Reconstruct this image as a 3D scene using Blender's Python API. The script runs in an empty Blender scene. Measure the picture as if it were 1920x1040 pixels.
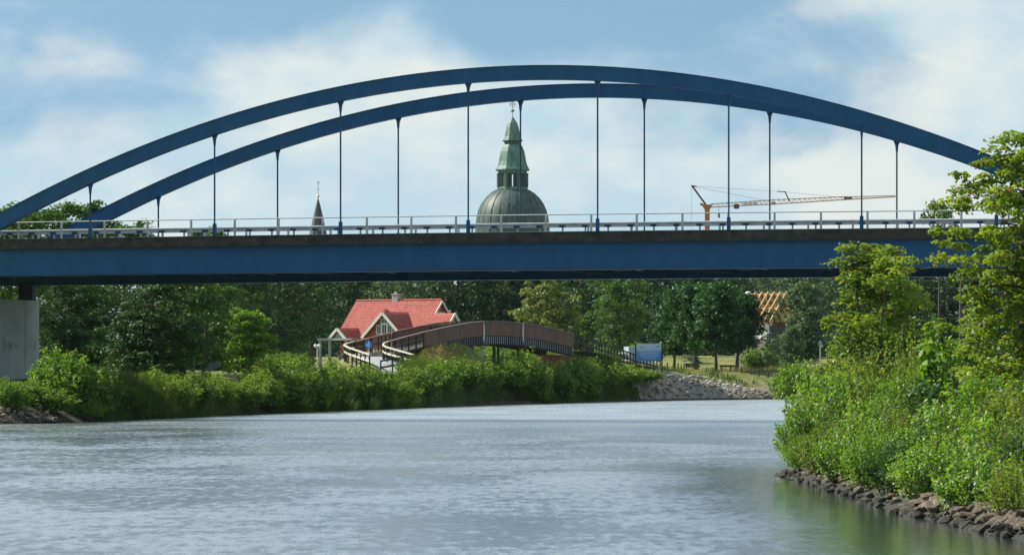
import bpy, math, random
import numpy as np
from mathutils import Vector, Matrix

# ------------------------------------------------------------------ camera, sky, sun, exposure
SC = bpy.context.scene
COL = SC.collection
CAM_H = 3.2                      # eye height over the water
F = 8681.2                       # focal length in pixels of a 1920 wide picture
YH = 691.0                       # row of the horizon in that picture
cam_d = bpy.data.cameras.new("camera")
cam = bpy.data.objects.new("camera", cam_d); COL.objects.link(cam)
cam.location = (0, 0, CAM_H); cam.rotation_euler = (math.pi / 2, 0, 0)
cam_d.sensor_width = 36.0; cam_d.lens = F / 1920 * 36.0
cam_d.shift_y = (YH - 520.0) / 1920.0
cam_d.clip_start = 1.0; cam_d.clip_end = 9000.0
SC.camera = cam

SUN_AZ = math.radians(-72.0)     # compass angle from +Y, negative = to the left
SUN_EL = math.radians(43.0)
to_sun = Vector((math.cos(SUN_EL) * math.sin(SUN_AZ), math.cos(SUN_EL) * math.cos(SUN_AZ), math.sin(SUN_EL)))
sun_d = bpy.data.lights.new("sun", 'SUN'); sun_d.energy = 5.0; sun_d.angle = math.radians(0.53)
sun_d.color = (1.0, 0.93, 0.80)
sun = bpy.data.objects.new("sun", sun_d); COL.objects.link(sun)
sun.rotation_euler = to_sun.to_track_quat('Z', 'Y').to_euler(); sun.location = (-200, 200, 300)

SC.view_settings.view_transform = 'Standard'; SC.view_settings.look = 'None'
SC.view_settings.exposure = 0.5; SC.view_settings.gamma = 1.0
SC.view_settings.use_curve_mapping = False
SC.cycles.use_denoising = True
SC.cycles.max_bounces = 6; SC.cycles.diffuse_bounces = 3; SC.cycles.glossy_bounces = 3
SC.cycles.transmission_bounces = 4; SC.cycles.volume_bounces = 0; SC.cycles.transparent_max_bounces = 8
SC.cycles.caustics_reflective = False; SC.cycles.caustics_refractive = False

GAP = (1.122, 0.616, 8.772)           # which part of the cloud pattern lies ahead
W = bpy.data.worlds.new("World"); SC.world = W; W.use_nodes = True
def build_world():
    nt = W.node_tree; N = nt.nodes; L = nt.links
    for n in list(N): N.remove(n)
    out = N.new('ShaderNodeOutputWorld'); bg = N.new('ShaderNodeBackground')
    sky = N.new('ShaderNodeTexSky'); sky.sky_type = 'NISHITA'; sky.sun_disc = False
    sky.sun_elevation = SUN_EL; sky.sun_rotation = SUN_AZ
    sky.altitude = 0; sky.air_density = 1.0; sky.dust_density = 0.3; sky.ozone_density = 2.5
    tc = N.new('ShaderNodeTexCoord')
    sep = N.new('ShaderNodeSeparateXYZ'); L.new(tc.outputs['Generated'], sep.inputs[0])
    def math_(op, a, b=None, c=None, clamp=False):
        m = N.new('ShaderNodeMath'); m.operation = op; m.use_clamp = clamp
        for i, v in enumerate((a, b, c)):
            if v is None: continue
            if isinstance(v, (int, float)): m.inputs[i].default_value = v
            else: L.new(v, m.inputs[i])
        return m.outputs[0]
    # sky colour is read a little above the true direction: the air of a clear showery day
    z2 = math_('MULTIPLY_ADD', math_('ABSOLUTE', sep.outputs[2]), 0.80, 0.20)
    cmb = N.new('ShaderNodeCombineXYZ')
    L.new(sep.outputs[0], cmb.inputs[0]); L.new(sep.outputs[1], cmb.inputs[1]); L.new(z2, cmb.inputs[2])
    nrm = N.new('ShaderNodeVectorMath'); nrm.operation = 'NORMALIZE'; L.new(cmb.outputs[0], nrm.inputs[0])
    L.new(nrm.outputs[0], sky.inputs[0])
    # clouds
    mp = N.new('ShaderNodeMapping'); L.new(tc.outputs['Generated'], mp.inputs[0])
    mp.inputs['Location'].default_value = (7.69, 0.775, 4.519); mp.inputs['Scale'].default_value = (1.0, 1.0, 1.9)
    n1 = N.new('ShaderNodeTexNoise'); n1.inputs['Scale'].default_value = 17.0; n1.inputs['Detail'].default_value = 9
    n1.inputs['Roughness'].default_value = 0.52; n1.inputs['Distortion'].default_value = 0.25
    L.new(mp.outputs[0], n1.inputs['Vector'])
    n2 = N.new('ShaderNodeTexNoise'); n2.inputs['Scale'].default_value = 24.0; n2.inputs['Detail'].default_value = 8
    n2.inputs['Roughness'].default_value = 0.55
    L.new(mp.outputs[0], n2.inputs['Vector'])
    # large gaps of clear sky between the banks of cloud
    mp2 = N.new('ShaderNodeMapping'); L.new(tc.outputs['Generated'], mp2.inputs[0])
    mp2.inputs['Location'].default_value = GAP; mp2.inputs['Scale'].default_value = (1.0, 1.0, 2.2)
    n3 = N.new('ShaderNodeTexNoise'); n3.inputs['Scale'].default_value = 5.0; n3.inputs['Detail'].default_value = 2; L.new(mp2.outputs[0], n3.inputs['Vector'])
    bank = N.new('ShaderNodeMapRange'); L.new(sep.outputs[2], bank.inputs[0])   # cloud looks denser low down, seen edge-on
    bank.inputs[1].default_value = 0.02; bank.inputs[2].default_value = 0.075; bank.inputs[3].default_value = 0.17; bank.inputs[4].default_value = 0.0
    cov = math_('ADD', math_('ADD', math_('MULTIPLY_ADD', n1.outputs[0], 0.8, 0.10), bank.outputs[0]), math_('MULTIPLY_ADD', n3.outputs[0], 1.1, -0.535))
    mr = N.new('ShaderNodeMapRange'); mr.interpolation_type = 'SMOOTHSTEP'; L.new(cov, mr.inputs[0])
    mr.inputs[1].default_value = 0.42; mr.inputs[2].default_value = 0.62; mr.inputs[3].default_value = 0.0; mr.inputs[4].default_value = 0.92
    bri = N.new('ShaderNodeMapRange'); L.new(n2.outputs[0], bri.inputs[0])
    bri.inputs[1].default_value = 0.40; bri.inputs[2].default_value = 0.62
    cc = N.new('ShaderNodeMixRGB'); L.new(bri.outputs[0], cc.inputs[0])
    cc.inputs[1].default_value = (4.15, 5.55, 6.2, 1); cc.inputs[2].default_value = (6.25, 6.55, 6.25, 1)
    tint = N.new('ShaderNodeMixRGB'); tint.blend_type = 'MULTIPLY'; tint.inputs[0].default_value = 1.0; L.new(sky.outputs[0], tint.inputs[1]); tint.inputs[2].default_value = (1.0, 1.07, 0.94, 1)
    mix = N.new('ShaderNodeMixRGB'); L.new(mr.outputs[0], mix.inputs[0]); L.new(tint.outputs[0], mix.inputs[1]); L.new(cc.outputs[0], mix.inputs[2])
    L.new(mix.outputs[0], bg.inputs[0]); bg.inputs[1].default_value = 0.0937
    L.new(bg.outputs[0], out.inputs[0])
build_world()

# ------------------------------------------------------------------ helpers
def wx(px, d): return (px - 960.0) * d / F
def wz(py, d): return CAM_H + (YH - py) * d / F
def P(px, py, d): return Vector((wx(px, d), d, wz(py, d)))
RNG = np.random.default_rng(7)
random.seed(7)

def tag(o, label=None, cat=None, group=None, kind=None):
    if label: o["label"] = label
    if cat: o["category"] = cat
    if group: o["group"] = group
    if kind: o["kind"] = kind
    return o

def empty(name, loc=(0, 0, 0), rz=0.0):
    o = bpy.data.objects.new(name, None); COL.objects.link(o)
    o.location = loc; o.rotation_euler = (0, 0, rz); o.empty_display_size = 0.5
    return o

def link(name, me, parent=None, loc=None, rot=None, scale=None):
    o = bpy.data.objects.new(name, me); COL.objects.link(o)
    if parent is not None: o.parent = parent
    if loc is not None: o.location = loc
    if rot is not None: o.rotation_euler = rot
    if scale is not None: o.scale = scale
    return o

class MB:
    """collects shapes for one mesh"""
    def __init__(s): s.v = []; s.f = []
    def add(s, vs, fs):
        n = len(s.v); s.v.extend([tuple(v) for v in vs]); s.f.extend([tuple(i + n for i in f) for f in fs]); return s
    def box(s, c, size, M=None):
        hx, hy, hz = size[0] / 2, size[1] / 2, size[2] / 2
        vs = [Vector((x, y, z)) for x in (-hx, hx) for y in (-hy, hy) for z in (-hz, hz)]
        if M is not None: vs = [M @ v for v in vs]
        c = Vector(c); vs = [v + c for v in vs]
        return s.add(vs, [(0, 1, 3, 2), (4, 6, 7, 5), (0, 4, 5, 1), (2, 3, 7, 6), (0, 2, 6, 4), (1, 5, 7, 3)])
    def hexa(s, vs):   # 8 corners: bottom 4 ccw, top 4 ccw
        return s.add(vs, [(3, 2, 1, 0), (4, 5, 6, 7), (0, 1, 5, 4), (1, 2, 6, 5), (2, 3, 7, 6), (3, 0, 4, 7)])
    def beam(s, a, b, w, h=None, up=Vector((0, 0, 1))):
        a = Vector(a); b = Vector(b); h = w if h is None else h
        d = (b - a).normalized(); side = d.cross(up)
        if side.length < 1e-4: side = d.cross(Vector((1, 0, 0)))
        side.normalize(); u = side.cross(d).normalized()
        vs = []
        for p in (a, b):
            for q, r in ((-1, -1), (1, -1), (1, 1), (-1, 1)): vs.append(p + side * (q * w / 2) + u * (r * h / 2))
        return s.add(vs, [(0, 3, 2, 1), (4, 5, 6, 7), (0, 1, 5, 4), (1, 2, 6, 5), (2, 3, 7, 6), (3, 0, 4, 7)])
    def tube(s, pts, rad, n=8, cap=True):
        pts = [Vector(p) for p in pts]
        if isinstance(rad, (int, float)): rad = [rad] * len(pts)
        base = len(s.v); ref = Vector((0.31, 0.17, 0.93))
        for i, p in enumerate(pts):
            d = (pts[min(i + 1, len(pts) - 1)] - pts[max(i - 1, 0)]).normalized()
            a = d.cross(ref)
            if a.length < 1e-3: a = d.cross(Vector((1, 0, 0)))
            a.normalize(); b = d.cross(a)
            for k in range(n):
                t = 2 * math.pi * k / n
                s.v.append(tuple(p + (a * math.cos(t) + b * math.sin(t)) * rad[i]))
        for i in range(len(pts) - 1):
            for k in range(n):
                k2 = (k + 1) % n
                s.f.append((base + i * n + k, base + i * n + k2, base + (i + 1) * n + k2, base + (i + 1) * n + k))
        if cap:
            s.f.append(tuple(base + k for k in range(n - 1, -1, -1)))
            s.f.append(tuple(base + (len(pts) - 1) * n + k for k in range(n)))
        return s
    def sweep(s, prof):
        """prof: list of rings (same point count); closed rings skinned along, ends capped"""
        base = len(s.v); n = len(prof[0])
        for r in prof: s.v.extend([tuple(p) for p in r])
        for i in range(len(prof) - 1):
            for k in range(n):
                k2 = (k + 1) % n
                s.f.append((base + i * n + k, base + i * n + k2, base + (i + 1) * n + k2, base + (i + 1) * n + k))
        s.f.append(tuple(base + k for k in range(n - 1, -1, -1)))
        s.f.append(tuple(base + (len(prof) - 1) * n + k for k in range(n)))
        return s
    def lathe(s, prof, n=16, c=(0, 0, 0), rot=0.0, cap=True):
        base = len(s.v); c = Vector(c)
        for r, z in prof:
            for k in range(n):
                t = 2 * math.pi * k / n + rot
                s.v.append((c.x + r * math.cos(t), c.y + r * math.sin(t), c.z + z))
        for i in range(len(prof) - 1):
            for k in range(n):
                k2 = (k + 1) % n
                s.f.append((base + i * n + k, base + i * n + k2, base + (i + 1) * n + k2, base + (i + 1) * n + k))
        if cap:
            s.f.append(tuple(base + k for k in range(n - 1, -1, -1)))
            s.f.append(tuple(base + (len(prof) - 1) * n + k for k in range(n)))
        return s
    def mesh(s, name, m, smooth=False):
        me = bpy.data.meshes.new(name); me.from_pydata(s.v, [], s.f); me.update()
        if m is not None: me.materials.append(m)
        if smooth: me.shade_smooth()
        return me
    def build(s, name, m, parent=None, smooth=False, loc=None, rot=None):
        return link(name, s.mesh(name, m, smooth), parent, loc, rot)

# ------------------------------------------------------------------ materials
def new_mat(name):
    m = bpy.data.materials.new(name); m.use_nodes = True
    nt = m.node_tree; b = nt.nodes['Principled BSDF']
    return m, nt, b

def mat(name, col, rough=0.6, var=0.18, scale=3.0, col2=None, bump=0.0, bscale=20.0, metal=0.0, stretch=(1, 1, 1), spec=0.5, detail=6, lo=0.35, hi=0.65):
    m, nt, b = new_mat(name); N = nt.nodes; L = nt.links
    tc = N.new('ShaderNodeTexCoord'); mp = N.new('ShaderNodeMapping'); L.new(tc.outputs['Object'], mp.inputs[0])
    mp.inputs['Scale'].default_value = stretch
    nz = N.new('ShaderNodeTexNoise'); nz.inputs['Scale'].default_value = scale; nz.inputs['Detail'].default_value = detail
    nz.inputs['Roughness'].default_value = 0.6; L.new(mp.outputs[0], nz.inputs['Vector'])
    mr = N.new('ShaderNodeMapRange'); L.new(nz.outputs[0], mr.inputs[0]); mr.inputs[1].default_value = lo; mr.inputs[2].default_value = hi
    mx = N.new('ShaderNodeMixRGB'); L.new(mr.outputs[0], mx.inputs[0])
    if col2 is None: col2 = tuple(c * (1 - var) for c in col); col = tuple(c * (1 + var * 0.5) for c in col)
    mx.inputs[1].default_value = (*col2, 1); mx.inputs[2].default_value = (*col, 1)
    L.new(mx.outputs[0], b.inputs['Base Color'])
    b.inputs['Roughness'].default_value = rough; b.inputs['Metallic'].default_value = metal
    b.inputs['Specular IOR Level'].default_value = spec
    if bump > 0:
        nb = N.new('ShaderNodeTexNoise'); nb.inputs['Scale'].default_value = bscale; nb.inputs['Detail'].default_value = 5
        L.new(mp.outputs[0], nb.inputs['Vector'])
        bp = N.new('ShaderNodeBump'); bp.inputs['Strength'].default_value = bump; bp.inputs['Distance'].default_value = 0.05
        L.new(nb.outputs[0], bp.inputs['Height']); L.new(bp.outputs[0], b.inputs['Normal'])
    return m

def leaf_mat(name, dark, light, trans=0.35, gloss=0.12, accent=None, scale=0.35):
    """leaves: colour varies leaf by leaf and branch by branch; light passes through"""
    m, nt, b = new_mat(name); N = nt.nodes; L = nt.links
    N.remove(b); out = N['Material Output']
    geo = N.new('ShaderNodeNewGeometry'); tc = N.new('ShaderNodeTexCoord')
    nz = N.new('ShaderNodeTexNoise'); nz.inputs['Scale'].default_value = scale; nz.inputs['Detail'].default_value = 4
    L.new(tc.outputs['Object'], nz.inputs['Vector'])
    ad = N.new('ShaderNodeMath'); ad.operation = 'MULTIPLY_ADD'; L.new(geo.outputs['Random Per Island'], ad.inputs[0]); ad.inputs[1].default_value = 0.75
    s2 = N.new('ShaderNodeMath'); s2.operation = 'MULTIPLY_ADD'; L.new(nz.outputs[0], s2.inputs[0]); s2.inputs[1].default_value = 1.6; s2.inputs[2].default_value = -0.65
    oi = N.new('ShaderNodeObjectInfo'); s3 = N.new('ShaderNodeMath'); s3.operation = 'MULTIPLY_ADD'; L.new(oi.outputs['Random'], s3.inputs[0]); s3.inputs[1].default_value = 0.42; s3.inputs[2].default_value = -0.21
    s4 = N.new('ShaderNodeMath'); s4.operation = 'ADD'; L.new(s2.outputs[0], s4.inputs[0]); L.new(s3.outputs[0], s4.inputs[1])
    L.new(s4.outputs[0], ad.inputs[2]); ad.use_clamp = True
    mx = N.new('ShaderNodeMixRGB'); L.new(ad.outputs[0], mx.inputs[0]); mx.inputs[1].default_value = (*dark, 1); mx.inputs[2].default_value = (*light, 1)
    colo = mx.outputs[0]
    if accent:
        gt = N.new('ShaderNodeMath'); gt.operation = 'GREATER_THAN'; L.new(geo.outputs['Random Per Island'], gt.inputs[0]); gt.inputs[1].default_value = 0.93
        m2 = N.new('ShaderNodeMixRGB'); L.new(gt.outputs[0], m2.inputs[0]); L.new(colo, m2.inputs[1]); m2.inputs[2].default_value = (*accent, 1); colo = m2.outputs[0]
    df = N.new('ShaderNodeBsdfDiffuse'); tr = N.new('ShaderNodeBsdfTranslucent'); gl = N.new('ShaderNodeBsdfGlossy')
    gl.inputs['Roughness'].default_value = 0.5; gl.inputs['Color'].default_value = (0.7, 0.75, 0.75, 1)
    L.new(colo, df.inputs[0])
    hs = N.new('ShaderNodeMixRGB'); hs.blend_type = 'MULTIPLY'; hs.inputs[0].default_value = 1.0; L.new(colo, hs.inputs[1]); hs.inputs[2].default_value = (1.5, 1.35, 0.45, 1)
    L.new(hs.outputs[0], tr.inputs[0])
    a = N.new('ShaderNodeMixShader'); a.inputs[0].default_value = trans; L.new(df.outputs[0], a.inputs[1]); L.new(tr.outputs[0], a.inputs[2])
    c = N.new('ShaderNodeMixShader'); c.inputs[0].default_value = gloss * 0.28
    L.new(a.outputs[0], c.inputs[1]); L.new(gl.outputs[0], c.inputs[2])
    L.new(c.outputs[0], out.inputs['Surface'])
    return m

M = {}
M['blue'] = mat('blue_bridge_paint', (0.014, 0.104, 0.238), 0.55, spec=0.3, col2=(0.011, 0.080, 0.180), scale=0.8, stretch=(1.4, 1, 0.22), detail=9, lo=0.3, hi=0.62)
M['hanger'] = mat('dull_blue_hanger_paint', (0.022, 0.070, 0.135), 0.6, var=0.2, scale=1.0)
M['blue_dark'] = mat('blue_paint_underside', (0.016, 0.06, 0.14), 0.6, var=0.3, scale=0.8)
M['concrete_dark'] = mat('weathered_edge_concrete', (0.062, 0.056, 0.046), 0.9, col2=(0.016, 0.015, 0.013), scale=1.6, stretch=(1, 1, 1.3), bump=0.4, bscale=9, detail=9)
M['concrete'] = mat('pier_concrete', (0.54, 0.56, 0.55), 0.85, var=0.14, scale=0.5, stretch=(1, 1, 0.6), bump=0.15, bscale=14)
M['galv'] = mat('galvanised_steel', (0.55, 0.56, 0.56), 0.5, var=0.15, scale=2, metal=0.35)
M['black'] = mat('dark_rubber', (0.02, 0.02, 0.022), 0.7, var=0.2)
M['asphalt'] = mat('asphalt', (0.055, 0.055, 0.055), 0.9, var=0.2, scale=2)
M['graffiti'] = mat('graffiti_paint', (0.30, 0.33, 0.37), 0.6, var=0.2)
M['bark'] = mat('bark', (0.11, 0.085, 0.06), 0.9, var=0.45, scale=4, stretch=(1, 1, 0.3), bump=0.5, bscale=16)
M['twig'] = mat('green_twigs', (0.10, 0.09, 0.05), 0.8, var=0.4, scale=3)
M['leaf_mid'] = leaf_mat('leaf_mid', (0.030, 0.090, 0.020), (0.100, 0.200, 0.036))
M['leaf_dark'] = leaf_mat('leaf_dark', (0.016, 0.050, 0.022), (0.052, 0.115, 0.036), trans=0.28)
M['leaf_olive'] = leaf_mat('leaf_olive', (0.087, 0.131, 0.032), (0.217, 0.268, 0.065))
M['leaf_blue'] = leaf_mat('leaf_grey_green', (0.051, 0.109, 0.058), (0.145, 0.225, 0.123), trans=0.25)
M['leaf_linden'] = leaf_mat('leaf_linden', (0.015, 0.056, 0.020), (0.048, 0.130, 0.032), trans=0.28)
M['leaf_bright'] = leaf_mat('leaf_bright', (0.083, 0.192, 0.023), (0.217, 0.375, 0.040), trans=0.4)
M['leaf_hedge'] = leaf_mat('leaf_hedge', (0.063, 0.155, 0.023), (0.247, 0.397, 0.053), trans=0.42, accent=(0.24, 0.22, 0.09))
M['leaf_near'] = leaf_mat('leaf_near', (0.075, 0.192, 0.020), (0.225, 0.408, 0.040), trans=0.52, gloss=0.22, accent=(0.17, 0.15, 0.05))
M['leaf_maple'] = leaf_mat('leaf_maple', (0.100, 0.184, 0.025), (0.250, 0.359, 0.047), trans=0.5, gloss=0.12, accent=(0.20, 0.15, 0.05))
M['grass'] = leaf_mat('grass_blades', (0.045, 0.095, 0.030), (0.120, 0.185, 0.050), trans=0.3, gloss=0.05)
M['grass_dry'] = leaf_mat('dry_grass_blades', (0.14, 0.15, 0.05), (0.30, 0.26, 0.13), trans=0.3, gloss=0.04)
M['stone_dark'] = mat('wet_brown_stone', (0.20, 0.155, 0.105), 0.8, col2=(0.060, 0.047, 0.036), scale=2.2, bump=0.6, bscale=7)
M['stone_light'] = mat('pale_grey_stone', (0.55, 0.53, 0.49), 0.85, col2=(0.24, 0.215, 0.19), scale=1.6, bump=0.5, bscale=7)
M['stone_tan'] = mat('tan_bank_stone', (0.36, 0.31, 0.24), 0.85, col2=(0.14, 0.115, 0.09), scale=1.8, bump=0.5, bscale=7)
M['earth'] = mat('dark_bank_earth', (0.085, 0.068, 0.048), 0.95, col2=(0.035, 0.03, 0.022), scale=1.5)
M['tile'] = mat('red_clay_tile', (0.47, 0.120, 0.088), 0.75, col2=(0.27, 0.056, 0.045), scale=2.2, lo=0.3, hi=0.7)
M['brick'] = mat('red_brick', (0.30, 0.13, 0.095), 0.85, var=0.3, scale=3)
M['white_wood'] = mat('white_painted_wood', (0.74, 0.76, 0.72), 0.6, var=0.08)
M['pale_green'] = mat('pale_gable_boards', (0.60, 0.66, 0.58), 0.7, var=0.08)
M['glass'] = mat('window_glass', (0.035, 0.045, 0.055), 0.08, var=0.2, spec=0.8)
M['timber'] = mat('new_timber', (0.62, 0.40, 0.20), 0.7, var=0.2, scale=2)
M['brown_board'] = mat('brown_boards', (0.20, 0.110, 0.080), 0.8, var=0.25, scale=1.2, stretch=(1, 1, 0.3))
M['dark_wood'] = mat('dark_wood', (0.050, 0.042, 0.036), 0.85, var=0.3, scale=3)
M['pale_wood'] = mat('pale_handrail_wood', (0.55, 0.52, 0.43), 0.75, var=0.15, scale=3)
M['weathered'] = mat('weathered_rail', (0.24, 0.215, 0.19), 0.8, var=0.2)
M['greyblue'] = mat('grey_fascia_sheet', (0.68, 0.74, 0.77), 0.6, var=0.15, scale=1.5)
M['path'] = mat('grey_path', (0.33, 0.35, 0.37), 0.9, var=0.12, scale=2)
M['sign_blue'] = mat('blue_sign_face', (0.03, 0.22, 0.70), 0.5, var=0.05)
M['sign_white'] = mat('white_sign_print', (0.82, 0.84, 0.86), 0.5, var=0.03)
M['yellow'] = mat('yellow_plate', (0.55, 0.36, 0.03), 0.6, var=0.1)
M['grey_board'] = mat('grey_board', (0.16, 0.19, 0.21), 0.7, var=0.2)
M['vehicle_white'] = mat('white_vehicle_paint', (0.72, 0.75, 0.77), 0.3, var=0.05)
M['vehicle_grey'] = mat('grey_truck_box', (0.34, 0.42, 0.48), 0.5, var=0.12)
M['crane_orange'] = mat('orange_crane_paint', (0.52, 0.20, 0.085), 0.6, var=0.15)
M['crane_pale'] = mat('faded_crane_paint', (0.60, 0.40, 0.33), 0.6, var=0.2)
M['crane_dark'] = mat('dark_crane_steel', (0.16, 0.09, 0.07), 0.6, var=0.2)
M['cable'] = mat('steel_cable', (0.20, 0.21, 0.22), 0.6, var=0.1)
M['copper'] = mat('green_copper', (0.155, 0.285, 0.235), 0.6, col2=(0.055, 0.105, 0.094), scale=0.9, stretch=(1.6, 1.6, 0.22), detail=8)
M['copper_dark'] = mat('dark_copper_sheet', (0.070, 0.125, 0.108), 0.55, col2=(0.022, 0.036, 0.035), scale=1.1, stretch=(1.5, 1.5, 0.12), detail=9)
M['copper_seam'] = mat('copper_seam', (0.055, 0.065, 0.062), 0.6, var=0.2)
M['slate'] = mat('grey_slate', (0.062, 0.060, 0.068), 0.6, var=0.3, scale=1.5)
M['gilt'] = mat('gilded_metal', (0.75, 0.68, 0.48), 0.35, var=0.1, metal=0.6)
M['church_brick'] = mat('church_brick', (0.25, 0.15, 0.12), 0.85, var=0.2, scale=1)
M['raw_block'] = mat('raw_block_wall', (0.24, 0.21, 0.20), 0.9, var=0.25, scale=1.5)
M['grey_panel'] = mat('grey_wall_panel', (0.40, 0.40, 0.39), 0.8, var=0.15, scale=1.5)

def board_material():
    m, nt, b = new_mat('printed_blue_board'); N = nt.nodes; L = nt.links
    tc = N.new('ShaderNodeTexCoord'); sp = N.new('ShaderNodeSeparateXYZ'); L.new(tc.outputs['Generated'], sp.inputs[0])
    nz = N.new('ShaderNodeTexNoise'); nz.inputs['Scale'].default_value = 2.0; L.new(tc.outputs['Generated'], nz.inputs[0])
    ad = N.new('ShaderNodeMath'); ad.operation = 'MULTIPLY_ADD'; L.new(nz.outputs[0], ad.inputs[0]); ad.inputs[1].default_value = 0.14; L.new(sp.outputs[2], ad.inputs[2])
    r = N.new('ShaderNodeValToRGB'); L.new(ad.outputs[0], r.inputs[0])
    e = r.color_ramp.elements; e[0].position = 0.1; e[0].color = (0.05, 0.27, 0.60, 1); e[1].position = 0.95; e[1].color = (0.55, 0.68, 0.78, 1)
    k = e.new(0.55); k.color = (0.10, 0.33, 0.62, 1); k = e.new(0.70); k.color = (0.42, 0.58, 0.72, 1)
    L.new(r.outputs[0], b.inputs['Base Color']); b.inputs['Roughness'].default_value = 0.5
    return m
M['board'] = board_material()

def ground_material():
    m, nt, b = new_mat('meadow_ground'); N = nt.nodes; L = nt.links
    tc = N.new('ShaderNodeTexCoord')
    n1 = N.new('ShaderNodeTexNoise'); n1.inputs['Scale'].default_value = 0.12; n1.inputs['Detail'].default_value = 9; L.new(tc.outputs['Object'], n1.inputs[0])
    n2 = N.new('ShaderNodeTexNoise'); n2.inputs['Scale'].default_value = 1.4; n2.inputs['Detail'].default_value = 8; L.new(tc.outputs['Object'], n2.inputs[0])
    mr = N.new('ShaderNodeMapRange'); L.new(n1.outputs[0], mr.inputs[0]); mr.inputs[1].default_value = 0.4; mr.inputs[2].default_value = 0.6
    a = N.new('ShaderNodeMixRGB'); L.new(mr.outputs[0], a.inputs[0]); a.inputs[1].default_value = (0.17, 0.20, 0.06, 1); a.inputs[2].default_value = (0.30, 0.27, 0.12, 1)
    mr2 = N.new('ShaderNodeMapRange'); L.new(n2.outputs[0], mr2.inputs[0]); mr2.inputs[1].default_value = 0.42; mr2.inputs[2].default_value = 0.66
    c = N.new('ShaderNodeMixRGB'); L.new(mr2.outputs[0], c.inputs[0]); L.new(a.outputs[0], c.inputs[1]); c.inputs[2].default_value = (0.075, 0.110, 0.035, 1)
    # the strip next to the water is bare earth
    sp = N.new('ShaderNodeSeparateXYZ'); L.new(tc.outputs['Object'], sp.inputs[0])
    sh = N.new('ShaderNodeMapRange'); L.new(sp.outputs[2], sh.inputs[0]); sh.inputs[1].default_value = 0.5; sh.inputs[2].default_value = 1.3
    d = N.new('ShaderNodeMixRGB'); L.new(sh.outputs[0], d.inputs[0]); d.inputs[1].default_value = (0.07, 0.058, 0.042, 1); L.new(c.outputs[0], d.inputs[2])
    L.new(d.outputs[0], b.inputs['Base Color']); b.inputs['Roughness'].default_value = 0.95; b.inputs['Specular IOR Level'].default_value = 0.1
    bp = N.new('ShaderNodeBump'); bp.inputs['Strength'].default_value = 0.7; bp.inputs['Distance'].default_value = 0.2; L.new(n2.outputs[0], bp.inputs['Height']); L.new(bp.outputs[0], b.inputs['Normal'])
    return m
M['ground'] = ground_material()

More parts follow.
